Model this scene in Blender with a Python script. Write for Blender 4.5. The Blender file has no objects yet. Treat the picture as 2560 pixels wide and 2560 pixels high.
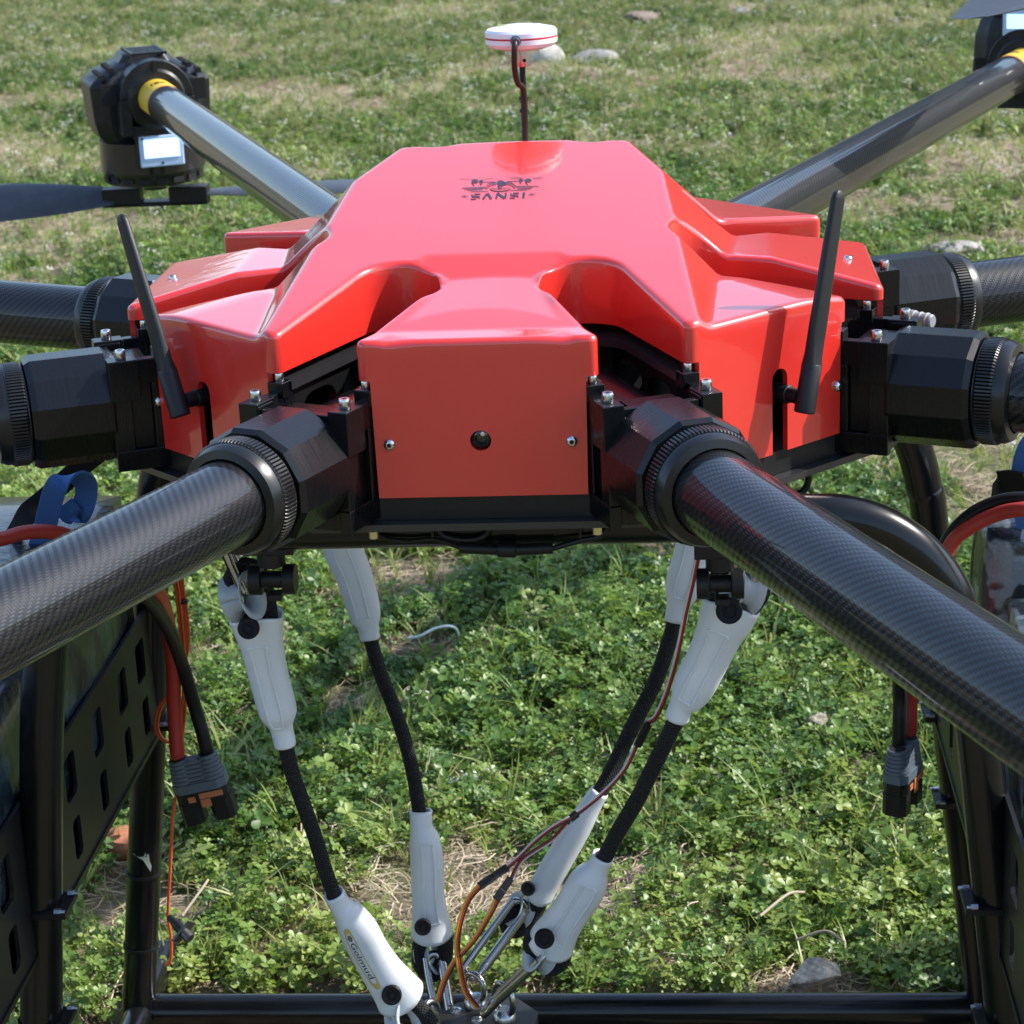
import bpy, math, random
import numpy as np
from mathutils import Vector, Matrix
from mathutils.geometry import delaunay_2d_cdt

# ------------------------------------------------------------------ camera, world, sun
SC = bpy.context.scene
COL = SC.collection
S = 0.336                       # metres per modelling unit (bolt circle radius = 1)
R = math.radians
CAM = np.array([0.441, -5.400, 1.22])
_yaw, _pit, _rol, FPX = R(-4.83), R(18.263), R(-2.636), 5462.0
FW = np.array([math.sin(_yaw)*math.cos(_pit), math.cos(_yaw)*math.cos(_pit), -math.sin(_pit)])
_r = np.array([math.cos(_yaw), -math.sin(_yaw), 0.0]); _u = np.cross(_r, FW)
RT = _r*math.cos(_rol) + _u*math.sin(_rol); UP = -_r*math.sin(_rol) + _u*math.cos(_rol)
cd = bpy.data.cameras.new('camera'); cam = bpy.data.objects.new('camera', cd); COL.objects.link(cam)
cd.sensor_width = 36.0; cd.sensor_fit = 'HORIZONTAL'; cd.lens = FPX/2560*36.0
cd.clip_start = 0.05; cd.clip_end = 3000
cam.matrix_world = Matrix(((RT[0], UP[0], -FW[0], CAM[0]*S), (RT[1], UP[1], -FW[1], CAM[1]*S),
                           (RT[2], UP[2], -FW[2], CAM[2]*S), (0, 0, 0, 1)))
cd.dof.use_dof = True; cd.dof.focus_distance = 5.1*S; cd.dof.aperture_fstop = 26
SC.camera = cam
SUN_AZ, SUN_EL = 13.0, 42.0     # azimuth counter-clockwise from +x
w = bpy.data.worlds.new('World'); SC.world = w; w.use_nodes = True
nt = w.node_tree; bg = nt.nodes['Background']
sky = nt.nodes.new('ShaderNodeTexSky'); sky.sky_type = 'NISHITA'; sky.sun_disc = False
sky.sun_elevation = R(SUN_EL); sky.sun_rotation = R(90-SUN_AZ)
sky.air_density = 1.0; sky.dust_density = 1.0; sky.ozone_density = 1.0
nt.links.new(sky.outputs[0], bg.inputs[0]); bg.inputs[1].default_value = 0.15
sl = bpy.data.lights.new('sun', 'SUN'); sl.energy = 3.4; sl.angle = R(0.5); sl.color = (1, .955, .89)
sun = bpy.data.objects.new('sun', sl); COL.objects.link(sun)
sd = Vector((math.cos(R(SUN_AZ))*math.cos(R(SUN_EL)), math.sin(R(SUN_AZ))*math.cos(R(SUN_EL)), math.sin(R(SUN_EL))))
sun.rotation_euler = sd.to_track_quat('Z', 'Y').to_euler()
SC.view_settings.view_transform = 'Standard'; SC.view_settings.look = 'None'
SC.view_settings.exposure = 1.18; SC.view_settings.gamma = 1.0; SC.view_settings.use_curve_mapping = False
SC.render.engine = 'CYCLES'; SC.cycles.use_denoising = True
SC.cycles.max_bounces = 7; SC.cycles.glossy_bounces = 4; SC.cycles.transparent_max_bounces = 8
GZ = -2.45                      # ground level

# ------------------------------------------------------------------ helpers
def ray(px, py): return RT*(px-1280)/FPX + UP*(1280-py)/FPX + FW
def at(px, py, Y):              # point of the plane y = Y seen at photograph pixel px, py
    d = ray(px, py); return CAM + d*((Y-CAM[1])/d[1])
def onp(px, py, n, v):
    n = np.array(n, float); d = ray(px, py); return CAM + d*((v-CAM@n)/(d@n))
def A(*v): return np.array(v, float)
def nrm(v): v = np.asarray(v, float); return v/max(np.linalg.norm(v), 1e-12)

class MB:
    def __init__(s): s.v = []; s.f = []; s.uv = []; s.mi = []
    def add(s, vs, fs, mi=0, uvs=None):
        b = len(s.v); s.v += [tuple(map(float, p)) for p in vs]
        for k, f in enumerate(fs):
            s.f.append([b+i for i in f]); s.mi.append(mi)
            s.uv.append(uvs[k] if uvs else [(0, 0)]*len(f))
        return s
    def box(s, lo, hi, mi=0, M=None):
        x0, y0, z0 = lo; x1, y1, z1 = hi
        vs = [A(x, y, z) for z in (z0, z1) for x, y in ((x0, y0), (x1, y0), (x1, y1), (x0, y1))]
        if M is not None: vs = [M(v) for v in vs]
        return s.add(vs, [(3,2,1,0), (4,5,6,7), (0,1,5,4), (1,2,6,5), (2,3,7,6), (3,0,4,7)], mi)
    def tube(s, path, r, n=16, cap=True, mi=0, closed=False, flat=1.0, ref=None):
        P = [A(*p) for p in path]; m = len(P)
        rr = r if hasattr(r, '__len__') else [r]*m
        T = []
        for i in range(m):
            if closed: T.append(nrm(P[(i+1) % m]-P[i-1]))
            else: T.append(nrm(P[min(i+1, m-1)]-P[max(i-1, 0)]))
        a = ref if ref is not None else (A(0, 0, 1) if abs(T[0][2]) < .9 else A(0, 1, 0))
        N = nrm(np.cross(T[0], a)); vs = []; L = 0; Ls = []
        for i in range(m):
            if ref is not None: N = nrm(np.cross(T[i], ref))
            elif i: N = nrm(N-T[i]*(N@T[i]))
            B = np.cross(T[i], N)
            if i: L += np.linalg.norm(P[i]-P[i-1])
            Ls.append(L)
            for k in range(n):
                q = 2*math.pi*k/n
                vs.append(P[i]+rr[i]*(math.cos(q)*N+flat*math.sin(q)*B))
        fs = []; uvs = []; c = 2*math.pi*(max(rr))
        for i in range(m if closed else m-1):
            j = (i+1) % m
            for k in range(n):
                l = (k+1) % n
                fs.append((i*n+k, i*n+l, j*n+l, j*n+k))
                lj = Ls[j] if j else L+.01
                uvs.append([(c*k/n, Ls[i]), (c*(k+1)/n, Ls[i]), (c*(k+1)/n, lj), (c*k/n, lj)])
        if cap and not closed:
            fs.append(tuple(reversed(range(n)))); uvs.append([(0, 0)]*n)
            fs.append(tuple(range((m-1)*n, m*n))); uvs.append([(0, 0)]*n)
        return s.add(vs, fs, mi, uvs)
    def lathe(s, prof, o=(0,0,0), ax=(0,0,1), n=24, mi=0, ph=0):
        ax = nrm(ax); o = A(*o); a = A(1,0,0) if abs(ax[0]) < .9 else A(0,1,0)
        N = nrm(np.cross(ax, a)); B = np.cross(ax, N)
        if ax[0] > .99: N = A(0,1,0); B = A(0,0,1)
        vs = [o+ax*t+r*(math.cos(2*math.pi*k/n+ph)*N+math.sin(2*math.pi*k/n+ph)*B) for r, t in prof for k in range(n)]
        fs = []
        for i in range(len(prof)-1):
            for k in range(n):
                l = (k+1) % n; fs.append((i*n+k, i*n+l, (i+1)*n+l, (i+1)*n+k))
        if prof[0][0] > 1e-5: fs.append(tuple(reversed(range(n))))
        if prof[-1][0] > 1e-5: fs.append(tuple(range((len(prof)-1)*n, len(prof)*n)))
        return s.add(vs, fs, mi)
    def prism(s, outer, holes, F, d0, d1, mi=0):   # 2-D outline with holes, F(u,v,d) -> point
        pts = [tuple(p) for p in outer]; edges = [(i, (i+1) % len(outer)) for i in range(len(outer))]
        loops = [list(range(len(outer)))]
        for h in holes:
            b = len(pts); pts += [tuple(p) for p in h]
            edges += [(b+i, b+(i+1) % len(h)) for i in range(len(h))]; loops.append(list(range(b, b+len(h))))
        r = delaunay_2d_cdt([Vector(p) for p in pts], edges, [], 0 if not holes else 0, 1e-7)
        V, Fs = r[0], r[2]
        def inside(p, poly):
            c = False; j = len(poly)-1
            for i in range(len(poly)):
                if (poly[i][1] > p[1]) != (poly[j][1] > p[1]) and p[0] < (poly[j][0]-poly[i][0])*(p[1]-poly[i][1])/(poly[j][1]-poly[i][1])+poly[i][0]: c = not c
                j = i
            return c
        keep = []
        for f in Fs:
            c = (sum(V[i][0] for i in f)/3, sum(V[i][1] for i in f)/3)
            if inside(c, outer) and not any(inside(c, h) for h in holes): keep.append(f)
        n = len(V)
        vs = [F(p[0], p[1], d0) for p in V]+[F(p[0], p[1], d1) for p in V]
        fs = [tuple(f) for f in keep]+[tuple(n+i for i in reversed(f)) for f in keep]
        s.add(vs, fs, mi)
        for lp in loops:
            q = [pts[i] for i in lp]; m = len(q)
            s.add([F(p[0], p[1], d0) for p in q]+[F(p[0], p[1], d1) for p in q],
                  [(i, (i+1) % m, m+(i+1) % m, m+i) for i in range(m)], mi)
        return s
    def loft(s, cen, ha, hb, ref, n=24, mi=0, ex=2.4, cap=False, offs=None):
        P = [A(*p) for p in cen]; m = len(P); vs = []
        for i in range(m):
            t = nrm(P[min(i+1, m-1)]-P[max(i-1, 0)]); sd_ = nrm(np.cross(t, ref)); f = np.cross(sd_, t)
            for k in range(n):
                q = 2*math.pi*k/n; c, sn = math.cos(q), math.sin(q)
                x = math.copysign(abs(c)**(2/ex), c)*ha[i]; y = math.copysign(abs(sn)**(2/ex), sn)*hb[i]
                o = (offs(i, q) if offs else 0)
                vs.append(P[i]+sd_*x+f*y+t*o)
        fs = [(i*n+k, i*n+(k+1) % n, (i+1)*n+(k+1) % n, (i+1)*n+k) for i in range(m-1) for k in range(n)]
        if cap: fs += [tuple(reversed(range(n))), tuple(range((m-1)*n, m*n))]
        return s.add(vs, fs, mi)

def fix(me):
    import bmesh
    b = bmesh.new(); b.from_mesh(me); bmesh.ops.recalc_face_normals(b, faces=b.faces); b.to_mesh(me); b.free()
ROOT = {}
def build(name, mb, mats, parent=None, smooth=35, bevel=0, solid=0, recalc=True, subd=0, base=None):
    """links the collected geometry as ONE mesh object; a part of `parent` when given"""
    top = parent
    o0 = A(0, 0, 0)
    if parent is not None:
        o0 = ROOT.get(parent.name, A(0, 0, 0))
    elif base is not None: o0 = A(*base)
    me = bpy.data.meshes.new(name)
    me.from_pydata([((p[0]-o0[0])*S, (p[1]-o0[1])*S, (p[2]-o0[2])*S) for p in mb.v], [], mb.f)
    ul = me.uv_layers.new(name='UVMap')
    flat = [c for f in mb.uv for uv in f for c in uv]
    if len(flat) == 2*len(me.loops): ul.data.foreach_set('uv', flat)
    if not isinstance(mats, (list, tuple)): mats = [mats]
    for m in mats: me.materials.append(m)
    me.polygons.foreach_set('material_index', mb.mi)
    me.validate()
    if recalc: fix(me)
    if smooth is not None:
        me.shade_smooth(); me.set_sharp_from_angle(angle=R(smooth))
    o = bpy.data.objects.new(name, me); COL.objects.link(o)
    ROOT[o.name] = o0
    if parent is not None: o.parent = parent
    elif base is not None: o.location = tuple(o0*S)
    if bevel:
        b = o.modifiers.new('bevel', 'BEVEL'); b.width = bevel*S; b.segments = 2; b.limit_method = 'ANGLE'; b.angle_limit = R(40)
        b.harden_normals = True
    if solid:
        b = o.modifiers.new('solid', 'SOLIDIFY'); b.thickness = solid*S; b.offset = 0
    if subd:
        b = o.modifiers.new('subd', 'SUBSURF'); b.levels = subd; b.render_levels = subd
    return o
def thing(name, label, cat, base=(0,0,0), group=None, kind=None):
    o = bpy.data.objects.new(name, None); COL.objects.link(o); o.location = tuple(A(*base)*S)
    o.empty_display_size = .05
    ROOT[o.name] = A(*base); tag(o, label, cat, group, kind); return o
def tag(o, label=None, cat=None, group=None, kind=None):
    if label: o['label'] = label
    if cat: o['category'] = cat
    if group: o['group'] = group
    if kind: o['kind'] = kind
    return o
def smoothpath(P, n=6, closed=False):       # Catmull-Rom
    P = [A(*p) for p in P]; m = len(P); out = []
    for i in range(m if closed else m-1):
        p0 = P[(i-1) % m] if closed or i > 0 else 2*P[0]-P[1]
        p1, p2 = P[i], P[(i+1) % m]
        p3 = P[(i+2) % m] if closed or i+2 < m else 2*P[-1]-P[-2]
        for k in range(n):
            t = k/n
            out.append(.5*((2*p1)+(-p0+p2)*t+(2*p0-5*p1+4*p2-p3)*t*t+(-p0+3*p1-3*p2+p3)*t**3))
    if not closed: out.append(P[-1])
    return out

# ------------------------------------------------------------------ materials
def mat(name): 
    m = bpy.data.materials.new(name); m.use_nodes = True; return m, m.node_tree, m.node_tree.nodes['Principled BSDF']
def N(nt, t, **kw):
    n = nt.nodes.new(t)
    for k, v in kw.items():
        if hasattr(n, k): setattr(n, k, v)
    return n
def mth(nt, op, a, b=None, c=None):
    n = nt.nodes.new('ShaderNodeMath'); n.operation = op
    for i, x in enumerate((a, b, c)):
        if x is None: continue
        if isinstance(x, (int, float)): n.inputs[i].default_value = x
        else: nt.links.new(x, n.inputs[i])
    return n.outputs[0]
def ramp(nt, fac, stops):
    n = nt.nodes.new('ShaderNodeValToRGB'); nt.links.new(fac, n.inputs[0]); e = n.color_ramp.elements
    while len(e) < len(stops): e.new(.5)
    for i, (p, c) in enumerate(stops):
        e[i].position = p; e[i].color = tuple(c)+(1,) if len(c) == 3 else c
    return n.outputs[0]
def noise(nt, scale, detail=4, vec=None, rough=.55):
    n = nt.nodes.new('ShaderNodeTexNoise'); n.inputs['Scale'].default_value = scale
    n.inputs['Detail'].default_value = detail; n.inputs['Roughness'].default_value = rough
    if vec is not None: nt.links.new(vec, n.inputs['Vector'])
    return n.outputs[0]
def objco(nt): return nt.nodes.new('ShaderNodeTexCoord').outputs['Object']
def mapping(nt, vec, sc):
    n = nt.nodes.new('ShaderNodeMapping'); nt.links.new(vec, n.inputs[0]); n.inputs['Scale'].default_value = sc
    return n.outputs[0]
def bump(nt, h, strength=.3, dist=.001):
    n = nt.nodes.new('ShaderNodeBump'); n.inputs['Strength'].default_value = strength
    n.inputs['Distance'].default_value = dist; nt.links.new(h, n.inputs['Height']); return n.outputs[0]
def simple(name, col, rough=.5, metal=0, coat=0, coatr=.05, dust=0, bs=0, bsc=300, ior=1.5, sub=0, rv=0):
    m, nt, b = mat(name); b.inputs['Base Color'].default_value = tuple(col)+(1,)
    b.inputs['Roughness'].default_value = rough; b.inputs['Metallic'].default_value = metal
    b.inputs['Coat Weight'].default_value = coat; b.inputs['Coat Roughness'].default_value = coatr
    b.inputs['IOR'].default_value = ior
    if max(col) < .03 and not metal: b.inputs['Specular IOR Level'].default_value = .3
    if sub: b.inputs['Subsurface Weight'].default_value = sub; b.inputs['Subsurface Radius'].default_value = (.01, .01, .01); b.inputs['Subsurface Scale'].default_value = .5
    oc = objco(nt)
    if dust:
        f = noise(nt, 45, 6, oc, .7); c = ramp(nt, f, [(.45, col), (.75, tuple(x+dust for x in col))])
        nt.links.new(c, b.inputs['Base Color'])
    if rv:
        f = noise(nt, 30, 5, oc, .6); mr = nt.nodes.new('ShaderNodeMapRange'); nt.links.new(f, mr.inputs[0])
        mr.inputs[3].default_value = max(rough-rv, .02); mr.inputs[4].default_value = rough+rv
        nt.links.new(mr.outputs[0], b.inputs['Roughness'])
    if bs: nt.links.new(bump(nt, noise(nt, bsc, 3, oc), bs, .0006), b.inputs['Normal'])
    return m
# red gelcoat
m, t, b = mat('red_gelcoat'); RED = m
oc = objco(t)
c0 = ramp(t, noise(t, 6, 3, oc), [(.3, (.60, .024, .017)), (.7, (.64, .029, .021))])
dm = t.nodes.new('ShaderNodeMix'); dm.data_type = 'RGBA'; t.links.new(c0, dm.inputs[6]); dm.inputs[7].default_value = (.62, .20, .15, 1)
t.links.new(mth(t, 'MULTIPLY', ramp(t, noise(t, 420, 2, oc), [(.70, (0, 0, 0)), (.76, (.5, .5, .5))]), ramp(t, noise(t, 7, 4, oc), [(.4, (.2, .2, .2)), (.65, (1, 1, 1))])), dm.inputs[0]); c = dm.outputs[2]
t.links.new(c, b.inputs['Base Color']); b.inputs['Roughness'].default_value = .28
b.inputs['Coat Weight'].default_value = 1; b.inputs['Coat Roughness'].default_value = .035; b.inputs['Coat IOR'].default_value = 1.5
dn = noise(t, 9, 8, oc, .75); mr = t.nodes.new('ShaderNodeMapRange'); t.links.new(dn, mr.inputs[0]); mr.inputs[1].default_value = .35; mr.inputs[2].default_value = .75
mr.inputs[3].default_value = .02; mr.inputs[4].default_value = .10; t.links.new(mr.outputs[0], b.inputs['Coat Roughness'])
cb = bump(t, noise(t, 22, 3, oc), .10, .002)
t.links.new(cb, b.inputs['Coat Normal'])
# anodised black aluminium, with turning marks
def anod(name, col, rough, ior=1.7):
    m, t, b = mat(name); oc = objco(t)
    f = noise(t, 40, 4, mapping(t, oc, (14, .6, .6)))
    b.inputs['Base Color'].default_value = tuple(col)+(1,); b.inputs['IOR'].default_value = ior; b.inputs['Specular IOR Level'].default_value = .36
    mr = t.nodes.new('ShaderNodeMapRange'); t.links.new(f, mr.inputs[0]); mr.inputs[3].default_value = rough-.07; mr.inputs[4].default_value = rough+.09
    t.links.new(mr.outputs[0], b.inputs['Roughness'])
    f2 = noise(t, 160, 3, mapping(t, oc, (6, .3, .3)))
    t.links.new(bump(t, f2, .10, .0003), b.inputs['Normal'])
    return m
ANOD = anod('black_anodised_metal', (.003, .0033, .004), .26, 1.5)
ANODR = anod('black_anodised_ring', (.006, .006, .0065), .30, 1.6)
BLACKP = simple('black_plastic', (.008, .008, .009), .42, dust=.004, bs=.12, bsc=500)
RUBBER = simple('black_rubber', (.016, .016, .017), .55, bs=.08, bsc=400)
TUBEB = simple('black_painted_tube', (.0035, .0038, .0042), .24, coat=.2, coatr=.12, dust=.003, rv=.07)
PLATE = simple('carbon_plate', (.022, .022, .024), .3, coat=.6, coatr=.15, bs=.15, bsc=700)
CHROME = simple('bright_steel', (.62, .62, .60), .22, metal=1, rv=.08)
ZINC = simple('zinc_bolt', (.5, .55, .6), .35, metal=1, bs=.2, bsc=300)
STEEL = simple('polished_steel', (.40, .40, .395), .22, metal=1, rv=.09, bs=.12, bsc=150)
BUTTON = simple('black_rivet_plastic', (.004, .004, .005), .5, ior=1.4)
BRASS = simple('brass_standoff', (.6, .55, .3), .35, metal=1)
DARK = simple('dark_socket', (.01, .01, .01), .7)
WHITE = simple('white_plastic', (.8, .81, .84), .3, coat=.3)
REDP = simple('red_stripe', (.5, .03, .05), .35)
ALU = simple('bare_aluminium', (.62, .6, .58), .3, metal=1, rv=.08)
PRINT = simple('grey_print', (.035, .022, .045), .55)
PRINTS = simple('pale_yellow_print', (.6, .55, .25), .5)
REDW = simple('red_silicone_wire', (.42, .035, .025), .42, bs=.05)
BLKW = simple('black_silicone_wire', (.007, .007, .008), .42)
ORG = simple('orange_wire', (.62, .10, .025), .4)
YEL = simple('yellow_wire', (.75, .38, .08), .4)
BRN = simple('brown_wire', (.10, .025, .015), .4)
WHW = simple('white_wire', (.6, .6, .6), .4)
GREYP = simple('blue_grey_plastic', (.085, .115, .145), .5, bs=.1)
COPPER = simple('orange_mark', (.5, .16, .06), .6, bs=.3)
BLUE = simple('blue_webbing', (.045, .13, .36), .85, bs=.7, bsc=900)
BLKWEB = simple('black_webbing', (.01, .01, .011), .9, bs=.5, bsc=900)
LENS = simple('black_glass', (.005, .005, .006), .05, coat=1)
PROP = simple('propeller_composite', (.03, .034, .042), .42, dust=.02)
GLUE = simple('translucent_grey_plastic', (.40, .44, .47), .32, sub=.4)
# sleeve: frosted silicone
m, t, b = mat('frosted_sleeve'); SLEEVE = m; oc = objco(t)
c = ramp(t, noise(t, 14, 5, oc), [(.3, (.62, .655, .68)), (.7, (.75, .77, .79))]); t.links.new(c, b.inputs['Base Color'])
b.inputs['Roughness'].default_value = .36; b.inputs['Subsurface Weight'].default_value = .25
b.inputs['Subsurface Radius'].default_value = (.02, .02, .02); b.inputs['Subsurface Scale'].default_value = .3
b.inputs['Coat Weight'].default_value = .15
t.links.new(bump(t, noise(t, 90, 4, oc), .15, .0006), b.inputs['Normal'])
# carbon twill: UV in modelling units
def carbon(name, tow, gl=.6):
    m, t, b = mat(name); L = t.links
    uv = t.nodes.new('ShaderNodeUVMap').outputs[0]; sx = t.nodes.new('ShaderNodeSeparateXYZ'); L.new(uv, sx.inputs[0])
    u = mth(t, 'DIVIDE', sx.outputs[0], tow); v = mth(t, 'DIVIDE', sx.outputs[1], tow)
    iu, iv = mth(t, 'FLOOR', u), mth(t, 'FLOOR', v)
    k = mth(t, 'FLOORED_MODULO', mth(t, 'ADD', iu, iv), 4.0)
    top = mth(t, 'LESS_THAN', k, 1.5)
    fu = mth(t, 'SUBTRACT', mth(t, 'FRACT', u), .5); fv = mth(t, 'SUBTRACT', mth(t, 'FRACT', v), .5)
    hu = mth(t, 'SUBTRACT', 1.0, mth(t, 'MULTIPLY', mth(t, 'MULTIPLY', fu, fu), 4.0))
    hv = mth(t, 'SUBTRACT', 1.0, mth(t, 'MULTIPLY', mth(t, 'MULTIPLY', fv, fv), 4.0))
    mx = t.nodes.new('ShaderNodeMix'); L.new(top, mx.inputs[0]); L.new(hv, mx.inputs[2]); L.new(hu, mx.inputs[3])
    h = mx.outputs[0]
    L.new(bump(t, h, .4, .0004), b.inputs['Normal'])
    cm = t.nodes.new('ShaderNodeMix'); cm.data_type = 'RGBA'; L.new(top, cm.inputs[0])
    cm.inputs[6].default_value = (.005, .0053, .006, 1); cm.inputs[7].default_value = (.020, .021, .024, 1)
    L.new(cm.outputs[2], b.inputs['Base Color'])
    rm = t.nodes.new('ShaderNodeMix'); L.new(top, rm.inputs[0]); rm.inputs[2].default_value = .5; rm.inputs[3].default_value = .3
    L.new(rm.outputs[0], b.inputs['Roughness'])
    b.inputs['Metallic'].default_value = gl
    b.inputs['Coat Weight'].default_value = .75; b.inputs['Coat Roughness'].default_value = .05; b.inputs['Coat IOR'].default_value = 1.36; b.inputs['Specular IOR Level'].default_value = .3
    return m
CARBON = carbon('carbon_twill', .0058, .45)
# braided rope
m, t, b = mat('braided_rope'); ROPE = m; L = t.links
uv = t.nodes.new('ShaderNodeUVMap').outputs[0]; sx = t.nodes.new('ShaderNodeSeparateXYZ'); L.new(uv, sx.inputs[0])
a1 = mth(t, 'MULTIPLY', mth(t, 'ADD', sx.outputs[0], sx.outputs[1]), 330.0); a2 = mth(t, 'MULTIPLY', mth(t, 'SUBTRACT', sx.outputs[0], sx.outputs[1]), 330.0)
h = mth(t, 'MULTIPLY', mth(t, 'SINE', a1), mth(t, 'SINE', a2)); h = mth(t, 'ABSOLUTE', h)
L.new(bump(t, h, 1.0, .0012), b.inputs['Normal'])
f = mth(t, 'MULTIPLY', h, noise(t, 700, 2, objco(t)))
L.new(ramp(t, f, [(.40, (.004, .004, .005)), (.66, (.10, .097, .095))]), b.inputs['Base Color']); b.inputs['Roughness'].default_value = .8
# battery film
def film(name, c1, c2, c3):
    m, t, b = mat(name); oc = objco(t)
    f = noise(t, 16, 3, oc, .5); c = ramp(t, f, [(.0, c1), (.45, c1), (.47, c2), (.57, c2), (.59, c3)])
    c_ = t.nodes['Color Ramp'] if 'Color Ramp' in t.nodes else None
    t.links.new(c, b.inputs['Base Color']); b.inputs['Roughness'].default_value = .16
    b.inputs['Coat Weight'].default_value = .5; b.inputs['Coat Roughness'].default_value = .12
    t.links.new(bump(t, noise(t, 22, 5, mapping(t, oc, (1, 3, 1))), .9, .008), b.inputs['Normal'])
    return m
CAMO = film('camouflage_film', (.17, .21, .235), (.02, .027, .035), (.26, .30, .32))
DFILM = film('dark_battery_film', (.012, .02, .028), (.018, .035, .05), (.04, .07, .1))

# ------------------------------------------------------------------ the drone
drone = thing('drone', 'large red and black eight-armed cargo drone standing on its landing gear in the grass', 'drone', (0, 0, GZ))
def hraw(x, y):
    ax = np.abs(x); Y = y
    m_ = .122+.171*(Y+.793)
    rx = np.where(Y < .167, .474+(.395-.474)*(Y+.793)/.96, np.where(Y < .423, .395+(.298-.395)*(Y-.167)/.256, .298+.152*(Y-.423)/.377))
    m_ = np.minimum(m_, .3300-.56*(Y+.35*x*x-.438))
    m_ = np.maximum(m_, .118)
    th = np.degrees(np.arctan2(y, x)); 
    lob = np.round(th/45)*45; ph = np.radians(lob)
    ap = x*np.cos(ph)+y*np.sin(ph); tt = -x*np.sin(ph)+y*np.cos(ph)
    side = (np.abs(lob) < 1) | (np.abs(lob) > 179)
    drop = np.where(side, .215, .07)*np.maximum(ap-.66, 0)
    tf = np.where(y < 0, np.where(x > 0, tt, -tt), 0)      # front diagonal lobes: positive towards the side
    lobe = .12-drop-np.where(~side, .25*np.maximum(tf-.08, 0)**2*2.5  , .0*tt)
    fl = m_-.92*(ax-rx)
    h = np.where(ax < rx, m_, np.maximum(fl, lobe))
    # front lobe, lower than the hump, joined to it by a sloping recess
    f_ = .121+.085*(Y+.9)-.22*x*x
    xr = .103+(.244-.103)*np.clip((Y+.473)/.113, 0, 2)
    s_ = .156+.38*(Y+.473)+1.2*np.maximum(ax-xr, 0)
    fr = np.minimum(m_, np.maximum(f_, s_))
    h = np.where((ax < -Y*math.tan(R(22.5))) & (Y < 0), fr, h)
    # rear lobe
    rr = (ax < Y*math.tan(R(22.5))) & (Y > .5)
    h = np.where(rr, np.maximum(m_, .12), h)
    return h
def hs(x, y, k=.0055):
    a = 0
    for dx, dy in ((0,0),(k,0),(-k,0),(0,k),(0,-k),(.7*k,.7*k),(-.7*k,.7*k),(.7*k,-.7*k),(-.7*k,-.7*k),(1.7*k,0),(-1.7*k,0),(0,1.7*k),(0,-1.7*k)):
        a = a+hraw(x+dx, y+dy)
    return a/13
def outline(step=.014):
    P = []
    for k in range(8):
        ph = R(45*k); a = .918 if k in (0, 4) else .9; W = .268
        e = A(math.cos(ph), math.sin(ph)); t_ = A(-e[1], e[0])
        cR = e*a-t_*W; cL = e*a+t_*W
        th = ph+R(22.5); d = A(math.cos(th), math.sin(th)); n = A(-d[1], d[0])
        th0 = ph-R(22.5); d0 = A(math.cos(th0), math.sin(th0)); n0 = A(-d0[1], d0[0])
        P.append(('c', cR)); P.append(('c', cL))
        # slot end
        w_ = .097; c0 = d*.554
        P.append(('s', [c0-n*w_*math.cos(q)-d*w_*math.sin(q) for q in np.linspace(0, math.pi, 19)]))
    # flatten with rounded lobe corners
    flat = []; M = len(P)
    def ends(i, nxt):
        p = P[i % M]; return p[1] if p[0] == 'c' else (p[1][0] if nxt else p[1][-1])
    for i, (k, v) in enumerate(P):
        if k == 's': flat += v; continue
        pr_ = ends(i-1, False); nx = ends(i+1, True); r = .02
        a1 = nrm(pr_-v); a2 = nrm(nx-v); half = math.acos(np.clip(a1@a2, -1, 1))/2
        l = r/math.tan(half); c = v+nrm(a1+a2)*r/math.sin(half)
        s0, s1 = v+a1*l, v+a2*l
        q0 = math.atan2(*(s0-c)[::-1]); q1 = math.atan2(*(s1-c)[::-1])
        dq = (q1-q0+math.pi) % (2*math.pi)-math.pi
        flat += [c+r*A(math.cos(q0+dq*f), math.sin(q0+dq*f)) for f in np.linspace(0, 1, 7)]
    out = []
    for i in range(len(flat)):
        p, q = flat[i], flat[(i+1) % len(flat)]; n_ = max(1, int(np.linalg.norm(q-p)/step))
        out += [p+(q-p)*j/n_ for j in range(n_)]
    return np.array(out)
OUT = outline()
def offset(P, d):
    T = np.roll(P, -1, 0)-np.roll(P, 1, 0); T /= np.linalg.norm(T, axis=1)[:, None]
    return P+np.stack([-T[:, 1], T[:, 0]], 1)*d
mb = MB()
RR = .014; rings = []
n = len(OUT)
for q in (90, 70, 52, 35, 18, 0):      # q=0: vertical wall, q=90: flat top
    off = RR*(1-math.cos(R(q))); P = offset(OUT, off)
    z = hs(P[:, 0], P[:, 1])-RR*(1-math.sin(R(q)))
    rings.append(np.column_stack([P, z]))
wall_top = rings[-1]; inner = rings[0]
for f in (.33, .66, 1.0):
    rings.append(np.column_stack([wall_top[:, :2], wall_top[:, 2]*(1-f)+.03*f]))
P = offset(OUT, .013)
rings.append(np.column_stack([P, np.full(n, .03)])); rings.append(np.column_stack([P, np.full(n, .055)]))
vs = np.vstack(rings)
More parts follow.
